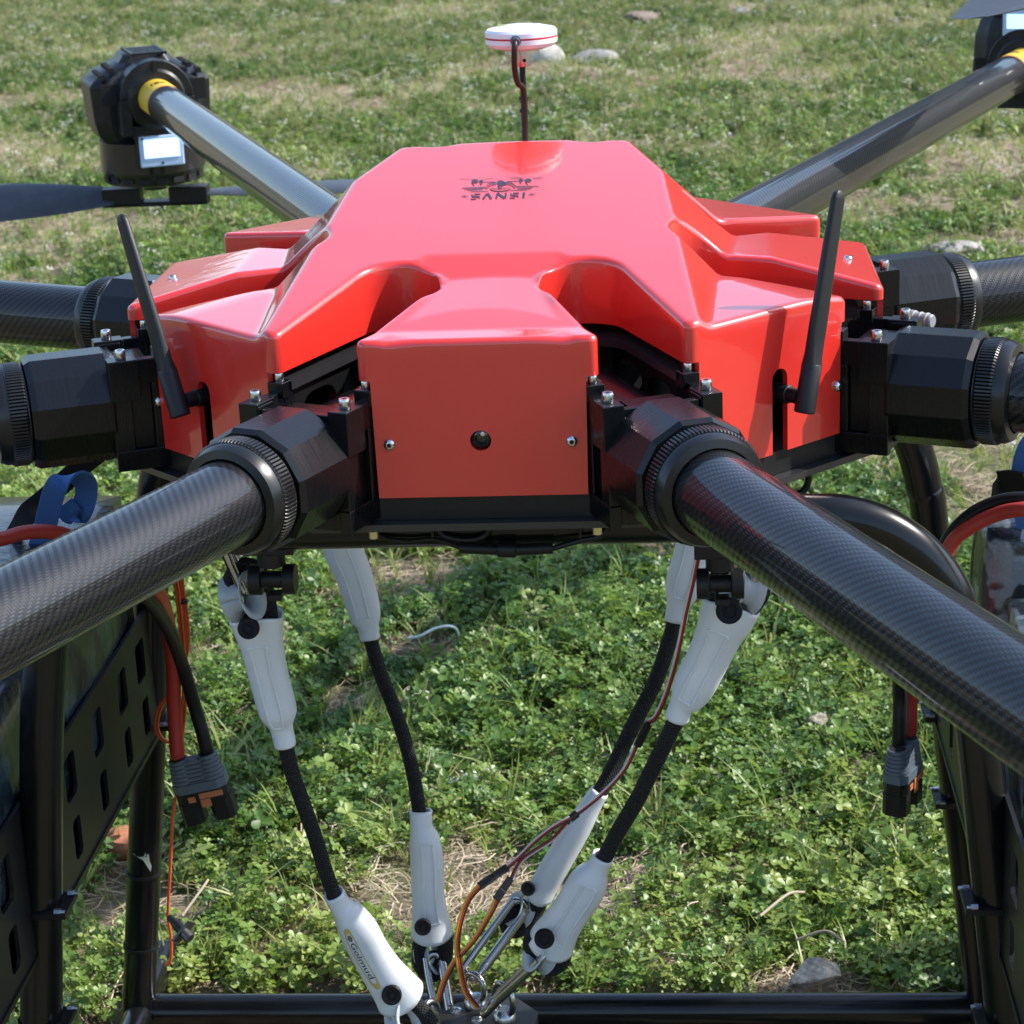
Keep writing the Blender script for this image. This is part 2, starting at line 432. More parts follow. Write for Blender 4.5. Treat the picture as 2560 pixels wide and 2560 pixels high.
# interior triangulation
gx = np.arange(-.93, .931, .0082); X_, Y_ = np.meshgrid(gx, gx); G = np.column_stack([X_.ravel(), Y_.ravel()])
I2 = inner[:, :2]
def inpoly(G, P):
    c = np.zeros(len(G), bool); j = len(P)-1
    for i in range(len(P)):
        xi, yi = P[i]; xj, yj = P[j]
        if yi != yj:
            k = ((yi > G[:, 1]) != (yj > G[:, 1])) & (G[:, 0] < (xj-xi)*(G[:, 1]-yi)/(yj-yi)+xi); c ^= k
        j = i
    return c
G = G[inpoly(G, I2)]
dmin = np.full(len(G), 9.)
for p in I2: dmin = np.minimum(dmin, np.hypot(G[:, 0]-p[0], G[:, 1]-p[1]))
G = G[dmin > .005]
pts = [Vector(p) for p in I2]+[Vector(p) for p in G]
res = delaunay_2d_cdt(pts, [(i, (i+1) % n) for i in range(n)], [], 0, 1e-8)
V2 = np.array([(p[0], p[1]) for p in res[0]])
cen = np.array([V2[list(f)].mean(0) for f in res[2]]); ok = inpoly(cen, I2)
zz = hs(V2[:, 0], V2[:, 1])
# weld: interior verts first, then rings below the first one
top3 = np.column_stack([V2, zz])
ringmap = [-1]*n
for j, ov in enumerate(res[3]):
    for q in ov:
        if q < n: ringmap[q] = j
base_n = len(top3)
allv = np.vstack([top3]+rings[1:])
faces = [tuple(f) for f, k in zip(res[2], ok) if k]
def ri(r, i): i %= n; return ringmap[i] if r == 0 else base_n+(r-1)*n+i
for r in range(len(rings)-1):
    for i in range(n): faces.append((ri(r, i), ri(r+1, i), ri(r+1, i+1), ri(r, i+1)))
mb.add(allv, faces)
# lower face panels, holes cut for the camera and the antennas
def circ(cx, cz, r, k=20): return [(cx+r*math.cos(2*math.pi*i/k), cz+r*math.sin(2*math.pi*i/k)) for i in range(k)]
for k in (0, 1, 2, 3, 4, 5, 6, 7):
    ph = R(45*k); a = .918 if k in (0, 4) else .9
    e = A(math.cos(ph), math.sin(ph), 0); t_ = A(-e[1], e[0], 0)
    F = lambda u, v, d, e=e, t_=t_, a=a: e*(a-d)+t_*u+A(0, 0, v)
    top = [(.232, .03), (-.232, .03)]; zb = -.233
    if k in (7, 5):      # right-front and left-front: keyhole slot open at the bottom
        s0, s1 = (.0, .05) if k == 7 else (-.062, -.01)
        c_ = (s0+s1)/2; r = (s1-s0)/2
        arc = [(c_+r*math.cos(q), -.062+r*math.sin(q)) for q in np.linspace(math.pi, 0, 9)]
        o_ = [(-.232, .03), (-.228, zb), (s0, zb)]+arc+[(s1, zb), (.228, zb), (.232, .03)]
        mb.prism(o_, [], F, 0, .014)
    elif k == 6: mb.prism([(-.232, .03), (-.228, zb), (.228, zb), (.232, .03)], [circ(.0, -.107, .023)], F, 0, .014)
    else: mb.prism([(-.232, .03), (-.228, zb if k not in (0, 4) else -.05), (.228, zb if k not in (0, 4) else -.05), (.232, .03)], [], F, 0, .014)
cover = build('body_cover', mb, RED, drone, smooth=38)
tag(cover, 'glossy red moulded cover with eight lobes')
# screws in the cover
def screw(o, ax, r=.013, parent=cover, name='screw'):
    b_ = MB(); ax = nrm(ax); b_.lathe([(r, 0), (r, .003), (r*.85, .008), (r*.5, .0105), (r*.42, .0105)], o, ax, 16)
    b_.lathe([(r*.42, .0108), (r*.40, .006), (0.0001, .006)], o, ax, 6, mi=1)
    return build(name, b_, [CHROME, DARK], parent, smooth=40)
s2 = .5**.5
for x, z in ((-.198, -.111), (.197, -.112)): screw((x, -.9, z), (0, -1, 0))
screw(A(s2, -s2, 0)*.9+A(s2, s2, 0)*.219+A(0, 0, -.118), (s2, -s2, 0))
screw(A(-s2, -s2, 0)*.9+A(-s2, s2, 0)*.24+A(0, 0, -.12), (-s2, -s2, 0))
for x in (-.852, .851): screw((x, -.009, float(hs(A(x), A(-.009))[0])-.001), (math.copysign(.3, x), 0, 1), .0115)
b_ = MB(); b_.lathe([(.02, -.03), (.02, -.004), (.014, -.002), (.0135, -.012), (.0001, -.009)], (0, -.893, -.107), (0, -1, 0), 24)
b_.lathe([(.006, -.006), (.005, -.002), (.0001, -.001)], (.004, -.893, -.095), (0, -1, 0), 10, mi=1)
build('camera_lens', b_, [LENS, ALU], cover)
# printed emblem and name on the sloping top
PN, PV = (0, -.171, 1), .122+.171*.793+.0012
def lp(x, y): p = onp(1130+x*.1294, 420+y*.1294, PN, PV); return p
em = MB()
def stroke(pts, w0, w1=None):
    w1 = w0 if w1 is None else w1; m = len(pts); Lp = []; Rp = []
    for i, p in enumerate(pts):
        a = A(*pts[max(i-1, 0)]); b__ = A(*pts[min(i+1, m-1)]); d = nrm(b__-a); q = w0+(w1-w0)*i/max(m-1, 1)
        nn = A(-d[1], d[0])*q/2; Lp.append(A(*p)+nn); Rp.append(A(*p)-nn)
    vs = [lp(*p) for p in Lp]+[lp(*p) for p in Rp]
    em.add(vs, [(i, i+1, m+i+1, m+i) for i in range(m-1)])
def blob(cx, cy, rx, ry, k=14): em.add([lp(cx+rx*math.cos(2*math.pi*i/k), cy+ry*math.sin(2*math.pi*i/k)) for i in range(k)], [tuple(range(k))])
for L_ in ([(195,385),(640,365),(705,300),(850,262)], [(240,410),(650,385),(740,310),(860,285)], [(300,432),(600,408)], [(370,455),(700,448)],
           [(1680,352),(1240,345),(1160,285),(1060,262)], [(1560,378),(1250,372),(1150,305),(1050,285)], [(1520,400),(1260,405)], [(1450,420),(1130,432)],
           [(820,265),(600,270),(480,258)], [(1050,262),(1300,248),(1440,232)]): stroke(L_, 10, 9)
for L_ in ([(650,410),(720,350),(800,318),(860,312)], [(1220,400),(1160,345),(1080,312),(1040,300)]): stroke(L_, 12)
stroke([(730,400),(780,430),(880,446),(980,444),(1080,428),(1130,395)], 18)
stroke([(760,380),(830,395),(930,402),(1020,396),(1090,372)], 9)
for L_ in ([(150,208),(400,218),(520,214)], [(520,232),(800,192)], [(1110,182),(1350,178)], [(1130,212),(1400,196)], [(1560,192),(1760,172)], [(1560,206),(1720,200)]): stroke(L_, 5, 6)
for x, y in ((440,255),(1475,235)): blob(x, y, 62, 36); stroke([(x-60,y+20),(x-10,y+95)], 26, 10)
for x, y in ((565,255),(1330,225)): blob(x, y, 35, 22); stroke([(x-25,y+20),(x-5,y+80)], 26, 8); stroke([(x+20,y+20),(x-2,y+70)], 16, 8)
blob(940, 285, 72, 52); blob(1020, 300, 40, 32); stroke([(900,335),(925,400)], 60, 12); stroke([(985,330),(925,395)], 30, 8)
def letter(ch, x0, dx, y0, dy, sk=-.02):
    Wd = 34
    def g(u, v): return (x0+u*dx+(.5-v)*14, y0+v*dy-u*6)
    if ch == 'S':
        stroke([g(1.0, .08), g(.35, .08)], 22); stroke([g(.12, .1), g(.1, .42), g(.55, .5), g(.92, .58), g(.9, .84)], 34)
        stroke([g(.62, .92), g(0.02, .93)], 22)
    if ch == 'A': stroke([g(.42, .02), g(.0, .98)], 34); stroke([g(.5, .0), g(1.0, .98)], 46)
    if ch == 'N': stroke([g(.05, .98), g(.12, .1)], 34); stroke([g(.1, .02), g(.92, .95)], 48); stroke([g(.98, .9), g(.98, .0)], 34)
    if ch == 'I': stroke([g(.5, .0), g(.5, .42)], 46); stroke([g(.5, .5), g(.5, 1.0)], 46)
letter('S', 365, 180, 497, 112); letter('A', 600, 165, 492, 112); letter('N', 850, 190, 482, 112); letter('S', 1115, 175, 478, 108); letter('I', 1340, 90, 472, 108)
for x, y in ((240,545),(1540,508)):
    stroke([(x-70,y+4),(x,y-24),(x+70,y-2)], 5); stroke([(x-70,y+4),(x,y+24),(x+70,y-2)], 5); stroke([(x-28,y),(x+28,y-4)], 9); stroke([(x,y-16),(x,y+16)], 9)
build('printed_emblem', em, PRINT, cover, smooth=None, recalc=False)

# arms -------------------------------------------------------------
def arm_parts():
    P = {}
    AZ = -.145
    b_ = MB(); Lr = 5.42
    b_.tube([(x, 0, AZ) for x in np.linspace(1.1, Lr, 12)], .0905, 64)
    P['arm'] = (b_, CARBON, dict(smooth=60))
    b_ = MB(); k = 12
    b_.lathe([(.118, 1.022), (.134, 1.024), (.137, 1.030), (.137, 1.204), (.129, 1.218), (.10, 1.220)], (0, 0, AZ), (1, 0, 0), k, ph=R(15))
    P['sleeve_nut'] = (b_, ANOD, dict(smooth=None))
    b_ = MB(); n_ = 4*92; prof = []
    vs = []; fs = []
    for (x, d) in ((1.225, 0), (1.23, 1), (1.262, 1), (1.268, 0)):
        for i in range(n_):
            r = .1245 - (0.0048 if (i % 4 == 3 and d) else 0) - (0 if d else .004)
            q = 2*math.pi*i/n_; vs.append((x, r*math.cos(q), AZ+r*math.sin(q)))
    for j in range(3):
        for i in range(n_): l = (i+1) % n_; fs.append((j*n_+i, j*n_+l, (j+1)*n_+l, (j+1)*n_+i))
    b_.add(vs, fs)
    b_.lathe([(.10, 1.215), (.1195, 1.222), (.1195, 1.227)], (0, 0, AZ), (1, 0, 0), 48)
    b_.lathe([(.1195, 1.266), (.119, 1.280), (.112, 1.296), (.0945, 1.300), (.0925, 1.25)], (0, 0, AZ), (1, 0, 0), 64)
    P['knurled_ring'] = (b_, ANODR, dict(smooth=22))
    b_ = MB()
    for s_ in (-1, 1):
        y0, y1 = sorted((s_*.100, s_*.1275))
        # rail with a vertical pocket: built from four bars
        b_.box((.86, y0, -.285), (.905, y1, -.030)); 
        b_.box((.905, y0, -.285), (1.032, y1, -.235)); b_.box((.905, y0, -.075), (1.032, y1, -.016))
        b_.box((.905, y0, -.235), (.935, y1, -.075)); b_.box((.985, y0, -.235), (1.032, y1, -.075))
        b_.box((.935, s_*.100 if s_ > 0 else -.112, -.235), (.985, .112 if s_ > 0 else -.100, -.075))
        ya, yb = sorted((s_*.086, s_*.100)); b_.box((.972, ya, -.28), (1.030, yb, -.020))
        ya, yb = sorted((s_*.088, s_*.136)); b_.box((.962, ya, -.112), (1.034, yb, -.014))
        ya, yb = sorted((s_*.090, s_*.130)); b_.box((.885, ya, -.03), (.925, yb, .006))
    b_.box((1.004, -.086, -.285), (1.024, .086, -.026))
    b_.box((.93, -.060, -.05), (1.004, .060, -.032))
    P['arm_clamp'] = (b_, ANOD, dict(smooth=30, bevel=.0025))
    b_ = MB(); b_.lathe([(.092, .50), (.098, .505), (.098, 1.0)], (0, 0, AZ+.0), (1, 0, 0), 40)
    P['hinge_barrel'] = (b_, BLACKP2, dict(smooth=40))
    b_ = MB()
    P['bolts'] = [(1.0, -.112, -.014, .0128), (1.0, .112, -.014, .0128), (.905, -.110, .006, .0105), (.905, .110, .006, .0105)]
    return P
BLACKP2 = simple('black_gloss_barrel', (.012, .011, .012), .22, coat=.4)
def bolt(o, r, parent, name='bolt', ax=(0, 0, 1), h=None):
    b_ = MB(); h = h or r*1.75
    b_.lathe([(r*.96, 0), (r, .001), (r, h*.88), (r*.9, h), (r*.52, h)], o, ax, 20)
    b_.lathe([(r*.52, h+.0001), (r*.5, h*.45), (.0001, h*.45)], o, ax, 6, mi=1)
    return build(name, b_, [CHROME, DARK], parent, smooth=35)
AP = arm_parts(); ARM0 = None; ARMS = {}
def place_arm(o, th, dih): o.rotation_euler = (0, -dih, R(th)); o.location = tuple((A(0, 0, 0)-ROOT[drone.name])*S)
for i, th in enumerate((-112.5, -67.5, -22.5, 22.5, 67.5, 112.5, 157.5, -157.5)):
    dih = .011 if th in (67.5, 112.5) else .004
    if ARM0 is None:
        b_, m_, kw = AP['arm']
        ARM0 = build('arm', b_, m_, None, **kw); ARM0.parent = drone; ROOT[ARM0.name] = A(0, 0, 0)
        for nme in ('sleeve_nut', 'knurled_ring', 'arm_clamp', 'hinge_barrel'):
            b_, m_, kw = AP[nme]; build(nme, b_, m_, ARM0, **kw)
        for (x, y, z, r) in AP['bolts']: bolt((x, y, z), r, ARM0)
        place_arm(ARM0, th, dih); ARMS[th] = ARM0; kids = list(ARM0.children)
    else:
        a_ = ARM0.copy(); COL.objects.link(a_); a_.parent = drone; place_arm(a_, th, dih); ARMS[th] = a_
        ROOT[a_.name] = A(0, 0, 0)
        for c in kids: d = c.copy(); COL.objects.link(d); d.parent = a_; ROOT[d.name] = A(0, 0, 0)

# centre frame -------------------------------------------------------
def star(rad, sw, rs):
    pts_ = []
    for k in range(8):
        ph = R(45*k); th = ph+R(22.5); e = A(math.cos(ph), math.sin(ph)); t_ = A(-e[1], e[0]); d = A(math.cos(th), math.sin(th)); nn = A(-d[1], d[0])
        wl = rad*math.tan(R(22.5))-sw/math.cos(R(22.5))
        pts_ += [e*rad-t_*wl, e*rad+t_*wl]
        pts_ += [d*rs-nn*sw*math.cos(q)-d*sw*math.sin(q) for q in np.linspace(0, math.pi, 11)]
    return [tuple(p) for p in pts_]
b_ = MB(); b_.prism(star(.86, .085, .60), [], lambda u, v, d: A(u, v, d), -.012, .008)
build('top_plate', b_, PLATE, drone, smooth=20, bevel=.002)
b_ = MB()
o8 = [(math.cos(R(22.5+45*k))*.99, math.sin(R(22.5+45*k))*.99) for k in range(8)]
b_.prism(o8, [], lambda u, v, d: A(u, v, d), -.306, -.290)
build('bottom_plate', b_, PLATE, drone, smooth=20, bevel=.003)
b_ = MB(); b_.prism([(p[0]*.968, p[1]*.968) for p in o8], [], lambda u, v, d: A(u, v, d), -.289, -.235); build('base_spacer', b_, BLACKP, drone, smooth=20)
b_ = MB(); b_.lathe([(.43, -.236), (.43, -.013)], (0, 0, 0), (0, 0, 1), 48); build('core_drum', b_, BLACKP, drone, smooth=40)
def rib(th, s_):
    d = A(math.cos(R(th)), math.sin(R(th)), 0); nn = A(-d[1], d[0], 0)
    F = lambda u, v, q: d*u+nn*(s_*.104+q*s_)+A(0, 0, v)
    def slot(x0, x1, z0, z1):
        r = (z1-z0)/2; return [(x0+r-r*math.sin(q), z0+r+r*math.cos(q)) for q in np.linspace(0, math.pi, 7)]+[(x1-r+r*math.sin(q), z0+r-r*math.cos(q)) for q in np.linspace(0, math.pi, 7)]
    b_ = MB(); b_.prism([(.46, -.23), (.875, -.23), (.875, -.016), (.46, -.016)], [slot(.50, .65, -.135, -.045), slot(.68, .83, -.135, -.045)], F, 0, .016)
    return b_
for th in (-112.5, -67.5):
    for s_ in (-1, 1): build('frame_rib', rib(th, s_), ANODR, drone, smooth=30, bevel=.002)
for x in (-.245, .245):
    b_ = MB(); b_.lathe([(.011, 0), (.011, .016)], (x, -.905, -.322), (0, 0, 1), 12); build('standoff', b_, BRASS, drone)
# loose harness under the front edge
hz = lambda L_: [at(800+x*.5176, 602+y*.5176, -.812) for x, y in L_]
for (pts_, r) in ((hz([(250, 1340), (290, 1425), (420, 1450), (540, 1440), (620, 1460), (690, 1485)]), .006), (hz([(545, 1360), (600, 1425), (720, 1445), (800, 1420), (830, 1360)]), .006),
                  (hz([(1110, 1490), (1250, 1450), (1340, 1430), (1390, 1390), (1395, 1340)]), .0065), (hz([(540, 1350), (545, 1450)]), .004), (hz([(1255, 1350), (1258, 1450)]), .004)):
    b_ = MB(); b_.tube(smoothpath(pts_, 6), r, 10); build('harness_cable', b_, BLKW, drone)
b_ = MB(); q_ = hz([(675, 1483), (855, 1490), (860, 1490), (945, 1492), (950, 1492), (1125, 1484)]); b_.tube(q_, [.0125, .0135, .0185, .0185, .0135, .0125], 16)
build('harness_connector', b_, BLACKP, drone)

# antennas -----------------------------------------------------------
def antenna(base, tip, face, lean):
    base, tip = A(*base), A(*tip); d = nrm(tip-base); e = A(*face)
    b_ = MB()
    cy = [base-d*.033, base-d*.03, base+d*.075, base+d*.078]
    b_.tube(cy, [.021, .024, .023, .021], 20)
    ref = nrm(np.cross(d, np.cross(e, d)))
    b_.loft([base+d*.07, base+d*.10, base+d*.16, tip-d*.02, tip-d*.006, tip], [.021, .021, .0245, .018, .014, .006], [.021, .015, .0115, .010, .008, .004], ref, 20, cap=True, ex=3.2)
    o = build('antenna', b_, ANT, drone, smooth=40)
    b_ = MB(); inn = base-e*.11
    b_.tube([inn, base-e*.052, base-e*.05, base-e*.02, base-e*.018, base], [.021, .021, .018, .018, .012, .012], 18)
    build('elbow_joint', b_, BLACKP, o, smooth=40)
    return o
ANT = simple('matt_black_antenna', (.013, .013, .014), .45, bs=.15, bsc=600)
antenna((.712, -.646, -.100), (.788, -.570, .352), (s2, -s2, 0), 1)
antenna((-.722, -.630, -.080), (-.838, -.515, .338), (-s2, -s2, 0), -1)

# satellite positioning puck ---------------------------------------------
GX, GY, GZ2 = .004, .80, .5700
b_ = MB(); b_.lathe([(.063, -.038), (.0925, -.029), (.101, -.019), (.1015, -.006)], (GX, GY, GZ2), (0, 0, 1), 48)
b_.lathe([(.1015, -.006), (.1018, -.0005)], (GX, GY, GZ2), (0, 0, 1), 48, mi=1)
b_.lathe([(.1015, -.0005), (.101, .012), (.095, .019), (.06, .027), (.03, .0305), (.0001, .0315)], (GX, GY, GZ2), (0, 0, 1), 48)
puck = build('satellite_antenna', b_, [WHITE, REDP], drone, smooth=30)
tag(puck, 'white disc antenna with a thin red stripe on a thin black mast')
b_ = MB(); b_.lathe([(.048, 0), (.048, .014)], (GX, GY, GZ2-.050), (0, 0, 1), 32); b_.lathe([(.0235, 0), (.0245, .002), (.0245, .036)], (GX, GY, GZ2-.0855), (0, 0, 1), 32)
b_.lathe([(.005, 0), (.005, .0255)], (GX+.008, GY, GZ2-.068), (0, -1, 0), 10, mi=1)
build('mount_flange', b_, [ALU, DARK], puck, smooth=30)
b_ = MB(); b_.tube([(GX, GY, GZ2-.07), (GX-.002, GY, .10)], .0085, 14); build('mast', b_, BLACKP, puck)
b_ = MB()
b_.tube(smoothpath([(GX-.008, GY-.09, GZ2-.006), (GX-.010, GY-.117, GZ2-.012), (GX-.012, GY-.121, GZ2-.035), (GX-.014, GY-.10, GZ2-.085), (GX-.010, GY-.06, GZ2-.125), (GX+.002, GY-.025, GZ2-.15), (GX+.003, GY-.02, GZ2-.24), (GX-.004, GY-.025, GZ2-.34), (GX-.02, GY-.015, GZ2-.44)], 7), .0085, 12)
build('signal_cable', b_, BRN2 if False else simple('dark_brown_cable', (.028, .016, .015), .42), puck)
b_ = MB(); b_.tube([(GX-.008, GY-.093, GZ2-.004), (GX-.009, GY-.113, GZ2-.007)], [.0145, .012], 16)
for k in range(3): b_.tube([(GX-.008, GY-.098-.005*k, GZ2-.005), (GX-.008, GY-.100-.005*k, GZ2-.005)], .0152-.0008*k, 16)
build('cable_gland', b_, GREYP, puck)
for z in (.40, .365): 
    b_ = MB(); b_.tube([(GX+.001, GY-.008, z), (GX, GY-.010, z-.010)], .0135, 14); build('cable_tape', b_, BLACKP, puck)
def text_mesh(txt, size, ext=0.0, sp=1.0):
    cu = bpy.data.curves.new('txt', 'FONT'); cu.body = txt; cu.size = size; cu.space_character = sp; cu.align_x = 'CENTER'; cu.align_y = 'CENTER'
    cu.resolution_u = 3; o = bpy.data.objects.new('txt', cu); COL.objects.link(o)
    dg = bpy.context.evaluated_depsgraph_get(); me = bpy.data.meshes.new_from_object(o.evaluated_get(dg))
    V = [tuple(v.co) for v in me.vertices]; F = [tuple(p.vertices) for p in me.polygons]
    bpy.data.objects.remove(o); bpy.data.curves.remove(cu); bpy.data.meshes.remove(me); return V, F
V, F = text_mesh('GNSS', .032, sp=1.15)
b_ = MB(); b_.add([(GX-.003+v[0], GY+.02+v[1], GZ2+.0322-(math.hypot(v[0], .02+v[1])/.09)**2*.0075) for v in V], F); build('lettering', b_, PRINT, puck, smooth=None, recalc=False)
b_ = MB(); b_.box((GX-.065, GY-.012, GZ2+.0275), (GX+.045, GY-.004, GZ2+.0308)); build('yellow_line', b_, PRINTS, puck, smooth=None)

# landing gear -----------------------------------------------------------
def hoop(y, zt, pts_, foot):
    P = [(-x, y, z) for x, z in reversed(pts_)]+[(x, y, z) for x, z in pts_]
    return P
LR = .052
front = [(.02, -.345), (.40, -.345), (.72, -.345), (.80, -.352), (.87, -.375), (.93, -.415), (.98, -.465), (1.02, -.525), (1.047, -.59), (1.063, -.66), (1.075, -.74), (1.11, -1.0), (1.27, GZ+.03)]
rear = [(.02, -.345), (.40, -.345), (.80, -.35), (.89, -.375), (.96, -.42), (1.02, -.48), (1.065, -.55), (1.095, -.63), (1.115, -.72), (1.130, -.80), (1.20, -1.45), (1.325, GZ+.05)]
b_ = MB(); b_.tube(smoothpath(hoop(-.75, 0, front, None), 4), LR, 40); lg = build('landing_hoop', b_, TUBEB, drone, smooth=50); tag(lg, 'front landing hoop of bent black tube')
b_ = MB(); b_.tube(smoothpath(hoop(.58, 0, rear, None), 4), LR, 40); lr = build('landing_hoop', b_, TUBEB, drone, smooth=50); tag(lr, 'rear landing hoop with paint chip')
b_ = MB(); b_.tube([(-1.315, .58, -2.402), (1.32, .58, -2.402)], LR, 40); fb = build('foot_bar', b_, TUBEB, drone, smooth=50)
for x in (-1.262, 1.266):
    b_ = MB(); b_.tube([(x, .58, -2.402), (x-math.copysign(.006, x), .58, -2.402)], [.054, .0535], 30); build('weld_seam', b_, TUBEB, drone)
for s_ in (-1, 1):
    b_ = MB(); b_.tube([(s_*1.285, -1.1, GZ+.045), (s_*1.325, .95, GZ+.045)], LR*.9, 24); build('skid', b_, TUBEB, drone)
CHIP = simple('bare_primer', (.42, .45, .36), .7)
def legx(z, P):
    for (x0, z0), (x1, z1) in zip(P, P[1:]):
        if z1 <= z <= z0: return x0+(x1-x0)*(z-z0)/(z1-z0)
    return P[-1][0]
pcs = [(0, 0), (.012, -.004), (.02, .002), (.026, .012), (.034, .014), (.036, -.002), (.034, -.02), (.037, -.035), (.03, -.052), (.022, -.035), (.016, -.022), (.010, -.014), (-.006, -.006), (-.03, .004)]
zc = -1.83; xc = -legx(zc, rear)
b_ = MB(); vs = []
for u, v in pcs:
    q = -math.pi/2+(u*.8-.004)/LR; vs.append((xc-v*.1+LR*1.015*math.cos(q), .58+LR*1.015*math.sin(q), zc+v*1.1))
b_.add(vs, [tuple(range(len(vs)))]); build('paint_chip', b_, CHIP, lr, smooth=None, recalc=False)
for z in (-1.905, -2.16):
    x = -legx(z, rear); b_ = MB(); b_.tube([(x, .58, z), (x-.001, .58, z-.010)], LR+.004, 32); build('cable_tie', b_, BLACKP, lr)
# U-bolt clamps with zinc nuts and tabs on the legs
def ubolt(x, y, z, s_, P):
    b_ = MB(); b_.tube([(x, y, z), (x+.001*s_, y, z-.014)], LR+.006, 28)
    b_.box((min(x, x-s_*.075), y-.06, z-.012), (max(x, x-s_*.075), y+.055, z+.002))
    o = build('leg_clamp', b_, BLACKP, drone, smooth=40)
    for yy, dx in ((y-.05, .066), (y+.045, .074)):
        b2 = MB(); b2.lathe([(.0085, 0), (.0085, .016)], (x-s_*(dx-.02), yy, z+.004), (-s_, 0, 0), 6); b2.lathe([(.005, .016), (.005, .026)], (x-s_*(dx-.02), yy, z+.004), (-s_, 0, 0), 10)
        build('zinc_nut', b2, ZINC, o, smooth=30)
for s_ in (-1, 1):
    for z in (-1.30, -1.62): ubolt(s_*legx(z, front), -.75, z, s_, front)
    ubolt(s_*legx(-1.40, rear), .58, -1.40, s_, rear)
ubolt(legx(-1.68, rear), .58, -1.68, 1, rear)
# battery racks: perforated side plates
def rrect(x0, x1, y0, y1, r=.02, sk=0):
    return [(x0+r, y0), (x1-r, y0), (x1, y0+r), (x1, y1-r), (x1-r, y1), (x0+r, y1), (x0, y1-r), (x0, y0+r)]
for s_ in (-1, 1):
    holes = []
    for yy in (-1.0, -.62, -.42, -.14, .14, .36):
        holes.append(rrect(yy+.02, yy+.09, -1.37, -1.26, .012)); holes.append(rrect(yy, yy+.10, -1.20, -1.08, .012))
    b_ = MB(); b_.prism([(-1.15, -1.42), (.56, -1.42), (.56, -1.02), (-1.15, -1.02)], holes, lambda u, v, d, s_=s_: A(s_*(1.155+d), u, v), 0, .010)
    b_.box((min(s_*1.15, s_*1.78), -1.15, -1.43), (max(s_*1.15, s_*1.78), .56, -1.415))
    build('battery_rack', b_, BLACKP, drone, smooth=20)
